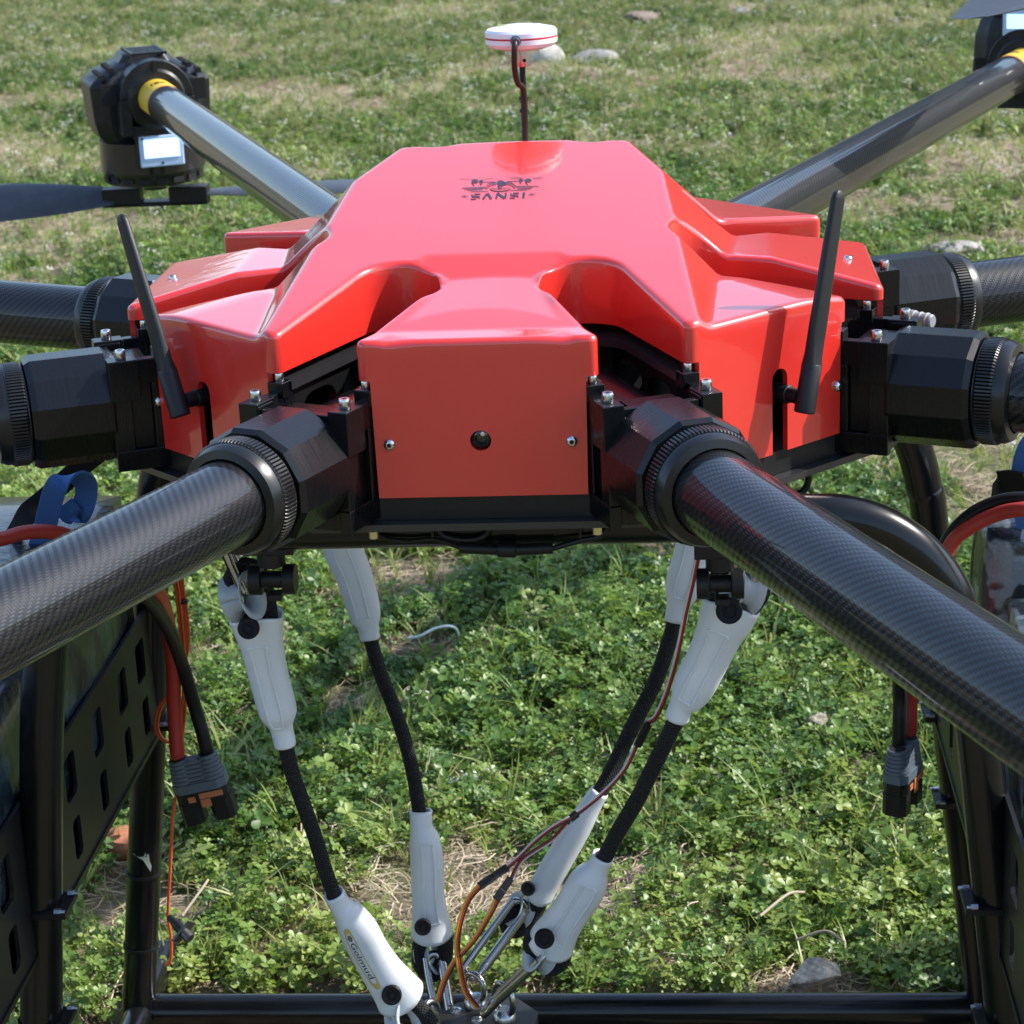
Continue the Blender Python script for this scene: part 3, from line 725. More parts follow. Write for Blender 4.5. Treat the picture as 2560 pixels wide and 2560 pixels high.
# motors ------------------------------------------------------------------
EMI = bpy.data.materials.new('lit_lamp'); EMI.use_nodes = True
b = EMI.node_tree.nodes['Principled BSDF']; b.inputs['Base Color'].default_value = (.6, .75, .9, 1); b.inputs['Emission Color'].default_value = (.50, .76, 1, 1); b.inputs['Emission Strength'].default_value = .5
LAMPC = simple('lamp_cover', (.42, .55, .75), .25, sub=.3)
STK = simple('yellow_sticker', (.62, .42, .03), .45); STR = simple('orange_edge', (.6, .12, .03), .45)
DUSTY = simple('dusty_black_plastic', (.008, .009, .010), .38, dust=.02, bs=.2, bsc=200)
def motor(th, up, tag_, ds=0.0, lq=(-.17, -.33)):
    """motor pod at the end of an arm; up=+1 puts the spinning can above the arm, -1 below"""
    arm = ARMS[th]; d0 = 5.30; AZ = -.145
    def M(v): return v
    z = lambda q: AZ+q*(-up)     # q>0: towards the housing's back, away from the can
    b_ = MB()
    # faceted housing: rings of an irregular octagon stacked
    def ring(sc_x, sc_y, q, c=5.60, ch=.26):
        hx, hy = .20*sc_x, .29*sc_y
        pts_ = [(-hx, -hy*(1-ch)), (-hx*(1-ch), -hy), (hx*(1-ch), -hy), (hx, -hy*(1-ch)), (hx, hy*(1-ch)), (hx*(1-ch), hy), (-hx*(1-ch), hy), (-hx, hy*(1-ch))]
        return [(c+x, y, z(q)) for x, y in pts_]
    rs_ = [ring(.86, .80, -.228), ring(.96, .90, -.19), ring(1.02, .97, -.12), ring(1.05, 1.0, .055), ring(.92, .80, .105), ring(.70, .46, .15), ring(.62, .36, .19)]
    vs = [p for r_ in rs_ for p in r_]; fs = [(i*8+k, i*8+(k+1) % 8, i*8+8+(k+1) % 8, i*8+8+k) for i in range(len(rs_)-1) for k in range(8)]
    fs += [tuple(range(8)), tuple(range((len(rs_)-1)*8, len(rs_)*8))]; b_.add(vs, fs)
    o = build('motor_housing', b_, DUSTY, arm, smooth=25, bevel=.01); 
    b_ = MB(); b_.lathe([(.125, d0-.04), (.15, d0-.02), (.155, d0+.12)], (0, 0, AZ), (1, 0, 0), 32)
    b_.box((d0-.045, -.01, z(.145)-.02), (d0+.1, .01, z(.145)+.02)); build('arm_socket', b_, DUSTY, arm, smooth=30)
    b_ = MB()
    for k in range(5): b_.box((5.42+.06*k, -.07, z(.192)-.004), (5.45+.06*k, .07, z(.192)+.006))
    b_.box((5.40, -.085, z(.19)-.004), (5.72, -.072, z(.19)+.01)); b_.box((5.40, .072, z(.19)-.004), (5.72, .085, z(.19)+.01))
    build('cooling_grille', b_, BLACKP, arm)
    b_ = MB()
    for sy in (-1, 1):
        for k in range(5):
            for row in range(2):
                yy = sy*(.185+.045*row); zz_ = z(.128-.030*row)
                b_.box((5.40+.055*k, yy-.013, zz_-.012), (5.43+.055*k, yy+.013, zz_+.012))
        b_.box((5.352, sy*.20-.05, z(.02)-.05), (5.358, sy*.20+.05, z(.02)+.05))
    build('vent_slot', b_, DARK, arm)['kind'] = 'stuff'
    b_ = MB(); vv = []; 
    for q in np.linspace(0, 180, 15): vv += [(5.27, .125*math.cos(R(q)), AZ+.125*math.sin(R(q))), (5.27, .175*math.cos(R(q)), AZ+.178*math.sin(R(q))), (5.40, .175*math.cos(R(q)), AZ+.178*math.sin(R(q))), (5.40, .125*math.cos(R(q)), AZ+.125*math.sin(R(q)))]
    b_.add(vv, [(4*i+j, 4*i+(j+1) % 4, 4*i+4+(j+1) % 4, 4*i+4+j) for i in range(14) for j in range(4)]+[(0, 1, 2, 3), (56, 57, 58, 59)])
    for sy in (-1, 1):
        ya, yb = sorted((sy*.125, sy*.178)); b_.box((5.27, ya, AZ-.17), (5.40, yb, AZ))
    b_.box((5.28, -.125, AZ-.19), (5.40, .125, AZ-.125)); build('clamp_arch', b_, DUSTY, arm, smooth=30, bevel=.006)
    # can
    c = (5.58, 0, AZ); q0 = -.22
    b_ = MB(); b_.lathe([(.22, z(q0+.01)-AZ), (.252, z(q0-.004)-AZ), (.255, z(-.37)-AZ), (.24, z(-.39)-AZ), (.235, z(-.43)-AZ), (.15, z(-.45)-AZ)], c, (0, 0, 1), 40)
    for k in range(18):
        q = 2*math.pi*k/18; u = A(math.cos(q), math.sin(q), 0); t_ = A(-u[1], u[0], 0)
        zz_ = z(-.405); b_.add([A(*c)*A(1,1,0)+u*.243+t_*a_+A(0, 0, zz_+h_) for a_, h_ in ((-.028, -.014), (.028, -.014), (.028, .014), (-.028, .014))], [(0, 1, 2, 3)], mi=1)
    build('motor_can', b_, [BLACKP2, DARK], arm, smooth=30)
    # lamp facing the body
    b_ = MB(); lo, hi = sorted((z(lq[0]), z(lq[1])))
    b_.box((5.285, -.115, lo), (5.36, .115, hi)); lamp = build('lamp_housing', b_, BLACKP, arm, bevel=.012)
    b_ = MB(); b_.box((5.272, -.105, lo+.006), (5.286, .105, hi-.006)); build('lamp_cover', b_, LAMPC, arm, bevel=.008)
    b_ = MB(); l2, h2 = (lo+.05, hi-.022) if up < 0 else (lo+.045, hi-.03); b_.box((5.268, -.085, l2), (5.2725, .085, h2)); build('lamp_light', b_, EMI, arm, bevel=.0)
    for yy, zz_ in ((-.09, hi-.016), (.0, lo+.024), (.09, hi-.016)):
        b_ = MB(); b_.lathe([(.006, 0), (.006, .003)], (5.2718, yy, zz_), (-1, 0, 0), 10); build('lamp_screw', b_, DARK, arm)
    # label on the tube
    b_ = MB(); v1 = []; 
    for q in np.linspace(-25, 205, 24): v1 += [(4.985, .0915*math.cos(R(q)), AZ+.0915*math.sin(R(q))), (5.0, .0915*math.cos(R(q)), AZ+.0915*math.sin(R(q))), (5.262, .0915*math.cos(R(q)), AZ+.0915*math.sin(R(q)))]
    b_.add(v1, [(3*i, 3*i+1, 3*i+4, 3*i+3) for i in range(23)], mi=1); b_.add(v1, [(3*i+1, 3*i+2, 3*i+5, 3*i+4) for i in range(23)])
    build('warning_sticker', b_, [STK, STR], arm, smooth=60, recalc=False)
    b_ = MB()
    for (qa, qb, xa, xb) in ((70, 84, 5.10, 5.14), (86, 100, 5.095, 5.12), (62, 110, 5.15, 5.156), (60, 64, 5.10, 5.15), (120, 150, 5.10, 5.104), (120, 150, 5.112, 5.116)):
        v2 = []
        for q in np.linspace(qa, qb, 6): v2 += [(xa, .0921*math.cos(R(q)), AZ+.0921*math.sin(R(q))), (xb, .0921*math.cos(R(q)), AZ+.0921*math.sin(R(q)))]
        b_.add(v2, [(2*i, 2*i+1, 2*i+3, 2*i+2) for i in range(5)])
    build('sticker_print', b_, DARK, arm, smooth=None, recalc=False)
    # propeller
    zp = z(-.51)
    return arm, zp
def blade(root, ang, droop, Lb, w0, twist, zc_, c=(5.58, 0)):
    """a folding blade, in arm coordinates"""
    b_ = MB(); d = A(math.cos(ang), math.sin(ang), 0); t_ = A(-d[1], d[0], 0); vs = []; m = 16; k = 10
    for i in range(m+1):
        f = i/m; r = root+f*Lb; ch = w0*(.32+1.0*math.sin(min(f*1.9, 1.57))*(1-.42*f)) if f < .98 else w0*.18
        tw = twist*(1-.65*f); cen_ = A(c[0], c[1], zc_)+d*r+A(0, 0, -droop*f*f*Lb)
        for j in range(k):
            q = 2*math.pi*j/k; x = math.cos(q)*ch/2; y = math.sin(q)*ch*.055*(1.6-f)
            vs.append(cen_+t_*(x*math.cos(tw)-y*math.sin(tw)+ch*.15)+A(0, 0, x*math.sin(tw)+y*math.cos(tw)))
    fs = [(i*k+j, i*k+(j+1) % k, (i+1)*k+(j+1) % k, (i+1)*k+j) for i in range(m) for j in range(k)]+[tuple(range(k)), tuple(range(m*k, (m+1)*k))]
    b_.add(vs, fs); return b_
arm, zp = motor(112.5, -1, 'l')
dirL = R(180-112.5); dirR = R(-112.5)
for a_, dr, Lb in ((dirL+.05, .02, 1.5), (dirR+.05, -.0, 1.25)):
    build('propeller_blade', blade(.20, a_, dr, Lb, .34 if dr else .26, -.66 if dr else .10, zp), PROP, arm, smooth=50)
b_ = MB()
d = A(math.cos(dirL+.05), math.sin(dirL+.05), 0); t_ = A(-d[1], d[0], 0)
MM = lambda v: A(5.58, 0, zp)+d*v[0]+t_*v[1]+A(0, 0, v[2])
b_.box((-.24, -.05, -.05), (.24, .05, -.028), M=MM); b_.box((.07, -.05, -.05), (.26, .05, .04), M=MM); b_.box((-.26, -.05, -.05), (-.07, .05, .04), M=MM)
b_.lathe([(.06, .0), (.06, .10)], (5.58, 0, zp+.03), (0, 0, 1), 16)
build('propeller_hub', b_, BLACKP, arm, bevel=.006)
arm, zp = motor(67.5, 1, 'r', lq=(-.13, -.27))
dv = R(-67.5)
for a_, dr, Lb in ((R(190)-R(67.5)+.0, .0, 1.15), (dv+R(200), .0, .9)):
    pass
hub = A(5.58*math.cos(R(67.5)), 5.58*math.sin(R(67.5)), 0); tp = onp(2440, 66, (0, 0, 1), zp+.02); dv_ = tp-hub
build('propeller_blade', blade(.16, math.atan2(dv_[1], dv_[0])-R(67.5), .0, math.hypot(dv_[0], dv_[1])-.16, .34, .35, zp+.02), PROP, arm, smooth=50)
build('propeller_blade', blade(.16, R(20)-R(67.5), -.02, 1.3, .30, .3, zp+.02), PROP, arm, smooth=50)
b_ = MB(); b_.lathe([(.09, -.05), (.09, .03), (.05, .05)], (5.58, 0, zp), (0, 0, 1), 20); build('propeller_hub', b_, BLACKP, arm)
# quick hinge under the front clamps
for s_, (px, py) in ((-1, (680, 1420)), (1, (1800, 1430))):
    c = at(px, py, -.70); b_ = MB()
    b_.box(c+A(-.058, -.03, .04), c+A(.058, .03, .075)); b_.lathe([(.033, -.0), (.033, .035)], c+A(0, 0, .008), (0, 0, 1), 18)
    b_.lathe([(.036, -.054), (.036, -.026), (.02, -.024), (.02, .024), (.036, .026), (.036, .054)], c+A(0, 0, -.028), (1, 0, 0), 20)
    b_.box(c+A(-.012, -.02, -.075), c+A(.02, .02, -.06))
    build('sling_bracket', b_, BLACKP, drone, smooth=40, bevel=.002)

# ------------------------------------------------------------------ slings
VREF = nrm(A(.08, -1, .33))
def pxu(p): return ((A(*p)-CAM)@FW)/FPX       # modelling units per photograph pixel at a point
def sleeve(sl, pix, Ys, parent, lab=None, button=None, flare=None, mouth_end='end', ridge=True, thick=.62):
    cen = [at(p[0], p[1], Y) for p, Y in zip(pix, Ys)]
    ha = [p[2]*pxu(c) for p, c in zip(pix, cen)]
    # resample smoothly
    q = smoothpath([list(c)+[h] for c, h in zip(cen, ha)], 5)
    C3 = [a[:3] for a in q]; H = [a[3] for a in q]
    hmin = min(H); HB = [hmin*1.0+(h-hmin)*thick for h in H]
    m = len(C3)
    def offs(i, an):
        k = (i/(m-1)) if mouth_end == 'end' else 1-i/(m-1)
        if k < .9: return 0
        s_ = 1 if mouth_end == 'end' else -1
        return s_*(math.sin(an)**2)*.02*(k-.9)/.1
    b_ = MB(); b_.loft(C3, H, HB, VREF, 28, offs=offs, ex=2.3)
    o = build('sleeve', b_, SLEEVE, parent, smooth=50, solid=.006)
    if ridge:
        i0, i1 = int(m*.30), int(m*.80); i0, i1 = (i0, i1) if mouth_end == 'end' else (m-1-i1, m-1-i0)
        loop = []
        def surf(i, x):
            t_ = nrm(C3[min(i+1, m-1)]-C3[max(i-1, 0)]); sd_ = nrm(np.cross(t_, VREF)); f = np.cross(sd_, t_)
            if f@VREF < 0: f = -f
            k = min(abs(x), .98); return C3[i]+sd_*x*H[i]+f*(HB[i]*(1-k**2.3)**(1/2.3)+.0035)
        off = -.12
        for i in range(i0, i1+1): loop.append(surf(i, off+.38))
        for i in range(i1, i0-1, -1): loop.append(surf(i, off-.38))
        b_ = MB(); b_.tube(smoothpath(loop, 3, True), .0038, 8, closed=True); build('moulded_ridge', b_, SLEEVE, o)
    if button:
        bx, by, br, Y = button; c = at(bx, by, Y); rr = br*pxu(c)
        dv_ = nrm(A(*button_dir)) if False else VREF
        b_ = MB(); b_.lathe([(rr*1.0, -.012), (rr*1.02, .001), (rr*.9, .005), (rr*.55, .004), (rr*.5, .0005), (rr*.3, .0005), (rr*.27, .004), (.0001, .004)], c, dv_, 26)
        build('rivet_button', b_, BUTTON, o, smooth=40)
    return o, C3, H, HB
def rope(pix, Y0, Y1, parent, r, name='rope'):
    P = [at(p[0], p[1], Y0+(Y1-Y0)*i/(len(pix)-1)) for i, p in enumerate(pix)]
    b_ = MB(); b_.tube(smoothpath(P, 6), r, 18); return build(name, b_, ROPE, parent, smooth=60)
def ropeloop(pts_, r, parent):
    b_ = MB(); b_.tube(smoothpath(pts_, 5), r, 16); return build('rope_loop', b_, ROPE, parent, smooth=60)
def thimble(c, rad, axis, parent, a0=0, a1=360, wid=.02, tilt=None, rt=.018):
    # grooved ring lining the rope loop
    axis = nrm(axis); u = nrm(np.cross(axis, A(0, 0, 1))); v = np.cross(axis, u); b_ = MB(); vs = []; m = 28; prof = [(rt, -wid), (rt*.2, -wid*.6), (0, 0), (rt*.2, wid*.6), (rt, wid)]
    for i in range(m+1):
        q = R(a0+(a1-a0)*i/m); d = u*math.cos(q)*1.0+v*math.sin(q)*1.35
        for (dr, w_) in prof: vs.append(A(*c)+d*(rad+dr)+axis*w_)
    k = len(prof); b_.add(vs, [(i*k+j, i*k+j+1, (i+1)*k+j+1, (i+1)*k+j) for i in range(m) for j in range(k-1)])
    return build('thimble', b_, GLUE, parent, smooth=50, solid=.004)
def steel_loop(name, p0, p1, wid, r, label, side=None, group='steel links on the slings'):
    """a closed elongated snap link from p0 to p1"""
    p0, p1 = A(*p0), A(*p1); d = nrm(p1-p0); s_ = nrm(np.cross(d, VREF)) if side is None else nrm(A(*side)-d*(A(*side)@d)); L_ = np.linalg.norm(p1-p0)
    pts_ = []
    for q in np.linspace(-90, 90, 9): pts_.append(p1-d*wid+d*wid*math.cos(R(q))+s_*wid*math.sin(R(q)))
    for q in np.linspace(90, 270, 9): pts_.append(p0+d*wid+d*wid*math.cos(R(q))+s_*wid*math.sin(R(q)))
    root = thing(name, label, 'snap hook', p0, group)
    b_ = MB(); b_.tube(smoothpath(pts_, 3, True), r, 16, closed=True); build('hook_body', b_, STEEL, root, smooth=60)
    # gate sleeve with rivet
    a_, b2 = p0+d*(wid*1.2)+s_*wid, p1-d*(wid*1.5)+s_*wid
    b_ = MB(); b_.tube([a_, b2], r*1.28, 18); g = build('gate', b_, STEEL, root, smooth=50)
    b_ = MB(); b_.lathe([(r*.45, r*1.1), (r*.35, r*1.5), (.0001, r*1.55)], b2-d*.02, VREF, 10); build('pin', b_, CHROME, root)
    return root
SLG = 'slings hanging under the drone'
# A: front left
sA = thing('lifting_sling', 'black lifting sling with white sleeves and yellow-edged label, nearest on the left', 'sling', at(640, 1480, -.62), SLG)
YA0, YA1 = -.60, -.22
oA, *_ = sleeve(sA, [(713, 1862, 25), (708, 1838, 25), (702, 1812, 28), (697, 1790, 40), (692, 1768, 46), (672, 1690, 47), (655, 1615, 51), (646, 1572, 59), (641, 1543, 66)], [-.52, -.522, -.525, -.53, -.535, -.55, -.57, -.58, -.585], sA, button=(621, 1571, 27, -.67))
rope([(712, 1855), (730, 1930), (758, 2010), (785, 2085), (808, 2160), (836, 2240)], -.52, -.36, sA, .0195)
oA2, C3, H, HB = sleeve(sA, [(834, 2234, 24), (853, 2266, 26), (874, 2290, 38), (898, 2330, 46), (925, 2380, 46), (958, 2432, 50), (985, 2468, 56), (1002, 2492, 62)], [-.36, -.35, -.345, -.335, -.32, -.305, -.295, -.29], sA, button=(979, 2488, 25, -.36), ridge=False)
# yellow-edged label with lettering
la, lb = (878, 2330), (960, 2442); Yl = -.372
ld = nrm(at(*lb, Yl)-at(*la, Yl)); ln = nrm(np.cross(ld, VREF)); lc = at(917, 2387, Yl+.001); Ll = np.linalg.norm(at(*lb, Yl)-at(*la, Yl))
mlen = len(C3)
def lsurf(u, v, e=.0012):   # u along the sleeve, v across, wrapped on the sleeve surface
    f = u/1.0; i = min(max(f*(mlen-1), 0), mlen-1.001); i0 = int(i); fr = i-i0
    c = C3[i0]*(1-fr)+C3[i0+1]*fr; h_ = H[i0]*(1-fr)+H[i0+1]*fr; hb = HB[i0]*(1-fr)+HB[i0+1]*fr
    t_ = nrm(C3[i0+1]-C3[i0]); sd_ = nrm(np.cross(t_, VREF)); f_ = np.cross(sd_, t_)
    if f_@VREF < 0: f_ = -f_
    x = v; k = min(abs(x), .97)
    return c+sd_*x*h_+f_*(hb*(1-k**2.3)**(1/2.3)+.003+e)
sgn = 1 if (nrm(np.cross(nrm(C3[5]-C3[0]), VREF))@RT) > 0 else -1
vc = -sgn*.50
b_ = MB(); rim_o = []; rim_i = []
for q in np.linspace(0, 2*math.pi, 33)[:-1]:
    ca, sa = math.cos(q), math.sin(q)
    uu = .52+math.copysign(abs(ca)**.45, ca)*.215; vv = vc+math.copysign(abs(sa)**.8, sa)*.25
    rim_o.append(lsurf(uu, vv)); uu = .52+math.copysign(abs(ca)**.45, ca)*.175; vv = vc+math.copysign(abs(sa)**.8, sa)*.20; rim_i.append(lsurf(uu, vv))
k = len(rim_o); b_.add(rim_o+rim_i, [(i, (i+1) % k, k+(i+1) % k, k+i) for i in range(k)])
LABY = simple('yellow_label_edge', (.55, .42, .10), .5)
build('label_edge', b_, LABY, oA2, smooth=None, recalc=False)
V, F = text_mesh('Golmud', .048, sp=1.0)
xs = [v[0] for v in V]; wx = max(xs)-min(xs)
b_ = MB(); b_.add([lsurf(.54+v[0]/wx*.24, vc+sgn*v[1]*8.5, .0016) for v in V], F)
ringp = []
for rr_ in (1.0, .6):
    for q in range(16): ringp.append(lsurf(.385+rr_*.022*math.cos(q*math.pi/8), vc+rr_*.115*math.sin(q*math.pi/8), .0016))
b_.add(ringp, [(i, (i+1) % 16, 16+(i+1) % 16, 16+i) for i in range(16)]); b_.add([lsurf(.385+a, vc+c_, .0016) for a, c_ in ((-.004, -.1), (.004, -.1), (.004, .1), (-.004, .1))], [(0, 1, 2, 3)])
build('label_lettering', b_, DARK, oA2, smooth=None, recalc=False)
Y = -.62
ropeloop([at(650, 1620, -.58), at(600, 1545, -.60), at(577, 1490, -.61), at(574, 1455, -.61), at(600, 1415, -.6), at(645, 1425, -.6), at(668, 1490, -.59), at(676, 1560, -.58), at(668, 1640, -.575)], .019, sA)
thimble(at(606, 1492, -.63), .022, nrm(A(.86, -.48, .30)), sA, 0, 360, .034, rt=.022)
ropeloop([at(1000, 2480, -.29), at(1040, 2510, -.30), at(1068, 2545, -.31), at(1075, 2590, -.31), at(1050, 2620, -.31)], .021, sA)
thimble(at(1015, 2560, -.33), .030, nrm(A(.75, -.6, .5)), sA, 0, 360, .028)
# B: rear left
sB = thing('lifting_sling', 'black lifting sling with white sleeves, hanging nearly upright just right of the labelled one', 'sling', at(850, 1370, .45), SLG)
oB, *_ = sleeve(sB, [(925, 1597, 23), (921, 1568, 24), (914, 1542, 36), (903, 1500, 41), (885, 1440, 43), (862, 1385, 47), (845, 1330, 50), (832, 1290, 52)], [.34, .345, .35, .36, .37, .38, .39, .40], sB)
rope([(924, 1590), (950, 1680), (985, 1770), (1012, 1850), (1032, 1930), (1044, 2000), (1052, 2060)], .34, .20, sB, .0205)
sleeve(sB, [(1052, 2026, 26), (1054, 2068, 26), (1062, 2102, 36), (1067, 2150, 39), (1070, 2220, 38), (1074, 2280, 42), (1078, 2310, 46), (1080, 2336, 50)], [.20, .19, .185, .18, .17, .165, .16, .155], sB, button=(1057, 2318, 21, .075))
ropeloop([at(1085, 2320, .155), at(1112, 2350, .15), at(1108, 2400, .145), at(1085, 2435, .14), at(1060, 2425, .14), at(1050, 2390, .145), at(1055, 2330, .15)], .024, sB)
thimble(at(1076, 2385, .15), .026, nrm(A(.86, -.5, .2)), sB, 0, 360, .028)
# C: rear right
sC = thing('lifting_sling', 'black lifting sling with white sleeves and a thin red and white wire tied along it', 'sling', at(1720, 1380, .42), SLG)
sleeve(sC, [(1689, 1552, 26), (1696, 1512, 27), (1703, 1485, 38), (1712, 1450, 44), (1728, 1390, 43), (1745, 1320, 45), (1760, 1270, 47)], [.36, .365, .37, .375, .385, .40, .41], sC)
rope([(1690, 1545), (1668, 1620), (1640, 1700), (1600, 1780), (1565, 1850), (1530, 1925), (1495, 1990)], .36, .24, sC, .0225)
sleeve(sC, [(1500, 1978, 21), (1478, 2012, 24), (1450, 2062, 29), (1418, 2115, 32), (1385, 2170, 33), (1362, 2210, 33), (1347, 2238, 34)], [.24, .235, .225, .215, .205, .20, .195], sC, button=(1320, 2222, 18, .15), ridge=False)
ropeloop([at(1352, 2230, .195), at(1342, 2270, .19), at(1315, 2310, .185), at(1282, 2325, .18), at(1268, 2300, .18), at(1290, 2262, .185)], .025, sC)
thimble(at(1300, 2275, .18), .020, nrm(A(-.75, -.5, .5)), sC, 0, 360, .026)
# D: front right
sD = thing('lifting_sling', 'black lifting sling with wide white sleeves, rightmost, below the front right arm', 'sling', at(1830, 1480, -.55), SLG)
sleeve(sD, [(1692, 1795, 28), (1704, 1764, 29), (1722, 1738, 44), (1742, 1700, 51), (1768, 1650, 51), (1795, 1590, 56), (1815, 1545, 66), (1828, 1510, 72)], [-.46, -.465, -.47, -.48, -.49, -.505, -.515, -.52], sD, button=(1823, 1527, 33, -.625))
rope([(1695, 1790), (1662, 1860), (1625, 1935), (1590, 2005), (1548, 2075), (1508, 2150)], -.46, -.22, sD, .0215)
sleeve(sD, [(1508, 2140, 25), (1493, 2170, 27), (1477, 2196, 43), (1460, 2226, 48), (1432, 2270, 46), (1405, 2310, 48), (1386, 2340, 54), (1376, 2360, 58)], [-.22, -.215, -.21, -.20, -.19, -.18, -.17, -.165], sD, button=(1361, 2347, 25, -.26))
ropeloop([at(1390, 2350, -.17), at(1408, 2388, -.165), at(1385, 2418, -.16), at(1352, 2408, -.16), at(1328, 2370, -.165), at(1335, 2335, -.17)], .024, sD)
thimble(at(1352, 2385, -.19), .022, nrm(A(-.7, -.55, .5)), sD, 0, 360, .028)
ropeloop([at(1800, 1540, -.52), at(1790, 1490, -.53), at(1800, 1430, -.53), at(1850, 1410, -.53), at(1895, 1440, -.53), at(1905, 1480, -.525), at(1880, 1520, -.52)], .020, sD)
thimble(at(1858, 1470, -.56), .024, nrm(A(-.8, -.55, .3)), sD, 0, 360, .034, rt=.022)
# steel hooks
steel_loop('snap_hook', at(616, 1478, -.62), at(520, 1270, -.62), .022, .0115, 'steel snap hook above the front left sling, half hidden by the arm tube', side=(0, 1, 0))
steel_loop('snap_hook', at(1860, 1470, -.56), at(1870, 1320, -.56), .022, .0105, 'steel snap hook above the front right sling, behind the arm', side=(1, 0, 0))
steel_loop('snap_hook', at(1082, 2385, .14), at(1110, 2560, .03), .022, .0115, 'steel snap hook at the lower end of the left upright sling', side=(1, .2, 0))
steel_loop('snap_hook', at(1305, 2255, .17), at(1170, 2440, .06), .028, .0115, 'long steel snap hook below the wired sling', side=(.2, 0, -1))
steel_loop('snap_hook', at(1368, 2378, -.19), at(1215, 2525, -.10), .036, .0115, 'long steel snap hook below the rightmost sling', side=(.7, .3, .7))
steel_loop('snap_hook', at(985, 2530, -.32), at(1090, 2570, -.18), .032, .0115, 'steel snap hook below the labelled sling', side=(0, .2, 1))
# hook plate at the bottom of the slings
CP = at(1200, 2530, 0.0)
plate = thing('hook_plate', 'dark steel hook plate with three welded eye bolts where the slings meet', 'hook plate', CP)
DPL = simple('dark_steel_plate', (.06, .056, .05), .42, metal=.8, bs=.3, bsc=80, rv=.1)
zt = at(1190, 2530, 0)[2]
pl = [at(1105, 2555, -.06), at(1165, 2500, .05), at(1280, 2490, .08), at(1335, 2600, -.1), at(1200, 2680, -.22), at(1110, 2640, -.2)]
zt = float(np.mean([p[2] for p in pl[:3]])); p2 = [(onp(px, py, (0, 0, 1), zt)[0], onp(px, py, (0, 0, 1), zt)[1]) for px, py in ((1090, 2545), (1140, 2508), (1270, 2480), (1345, 2530), (1330, 2600), (1150, 2640), (1080, 2600))]
b_ = MB(); b_.prism(p2, [], lambda u, v, d: A(u, v, zt-d), 0, .03); build('plate', b_, DPL, plate, smooth=20, bevel=.003)
def eye(px, py, rad, lean, rt=.0095):
    c = onp(px, py, (0, 0, 1), zt); b_ = MB(); b_.lathe([(.034, 0), (.033, .014), (.026, .022), (.02, .03)], c, (0, 0, 1), 24)
    ctr = c+A(0, 0, .022+rad); u = nrm(A(*lean)); P = [ctr+u*rad*math.cos(q)+A(0, 0, 1)*rad*1.15*math.sin(q) for q in np.linspace(0, 2*math.pi, 25)[:-1]]
    b_.tube(P, rt, 14, closed=True); return build('eye_bolt', b_, STEEL, plate, smooth=50)
eye(1190, 2512, .036, (.8, -.6, 0)); eye(1262, 2545, .040, (.7, -.7, 0)); eye(1075, 2585, .036, (.6, .8, 0))
for px, py in ((1140, 2528), (1192, 2552)):
    c = onp(px, py, (0, 0, 1), zt); b_ = MB(); b_.lathe([(.017, 0), (.016, .005), (.008, .007), (.007, .001), (.0001, .001)], c, (0, 0, 1), 20); build('plate_screw', b_, CHROME, plate)

# ------------------------------------------------------------------ wires
def wire(pts_, r, m, name, parent, n=10, flat=1, ref=None):
    b_ = MB(); b_.tube(smoothpath(pts_, 7), r, n, flat=flat, ref=ref); return build(name, b_, m, parent, smooth=60)
sw = thing('servo_cable', 'thin three-colour servo cable with two black plugs running down the right slings', 'cable', at(1400, 2130, 0))
def ribbon(pix, Y0, Y1, cols, w_, parent, name='wire_strand'):
    m = len(pix); P = smoothpath([at(p[0], p[1], Y0+(Y1-Y0)*i/(m-1)) for i, p in enumerate(pix)], 6)
    for j, cm in enumerate(cols):
        Q = []
        for i, p in enumerate(P):
            t_ = nrm(P[min(i+1, len(P)-1)]-P[max(i-1, 0)]); s_ = nrm(np.cross(t_, VREF))
            a_ = math.sin(i*.12)*.5; s_ = nrm(s_*math.cos(a_)+VREF*math.sin(a_))
            Q.append(p+s_*w_*(j-(len(cols)-1)/2)*1.8)
        b_ = MB(); b_.tube(Q, w_, 8); build(name, b_, cm, parent, smooth=60)
ribbon([(1748, 1370), (1735, 1440), (1712, 1540), (1692, 1640), (1665, 1735), (1640, 1790), (1622, 1805)], -.02, .10, [BRN, REDW, WHW], .0028, sw)
ribbon([(1590, 1865), (1560, 1925), (1510, 1980), (1455, 2025), (1425, 2045)], .12, .08, [BRN, REDW, WHW], .0026, sw)
ribbon([(1425, 2045), (1380, 2070), (1335, 2105), (1300, 2140), (1268, 2168)], .06, .02, [BRN, REDW, WHW], .0026, sw)
ribbon([(1425, 2050), (1385, 2095), (1340, 2125), (1305, 2150), (1288, 2178), (1278, 2200)], .06, .02, [WHW, REDW, BRN], .0026, sw)
ribbon([(1200, 2215), (1172, 2248), (1152, 2300), (1143, 2360), (1150, 2420), (1165, 2480), (1195, 2520)], -.04, -.05, [BRN, ORG, YEL], .0033, sw)
ribbon([(1242, 2250), (1225, 2285), (1185, 2350), (1140, 2400), (1112, 2450), (1095, 2505)], -.02, -.06, [BRN, ORG, YEL], .0033, sw)
def plug(p0, p1, w_, name='plug'):
    p0, p1 = A(*p0), A(*p1); t_ = nrm(p1-p0); s_ = nrm(np.cross(t_, VREF)); f = np.cross(s_, t_)
    M = lambda v: p0+t_*v[0]*np.linalg.norm(p1-p0)+s_*v[1]+f*v[2]
    b_ = MB(); b_.box((0, -w_, -w_*.45), (.46, w_, w_*.45), M=M); b_.box((.47, -w_*.92, -w_*.4), (1, w_*.92, w_*.4), M=M); return build(name, b_, BLACKP, sw, bevel=.0015)
plug(at(1198, 2216, -.04), at(1268, 2168, .02), .0115); plug(at(1240, 2250, -.02), at(1277, 2195, .02), .0115)
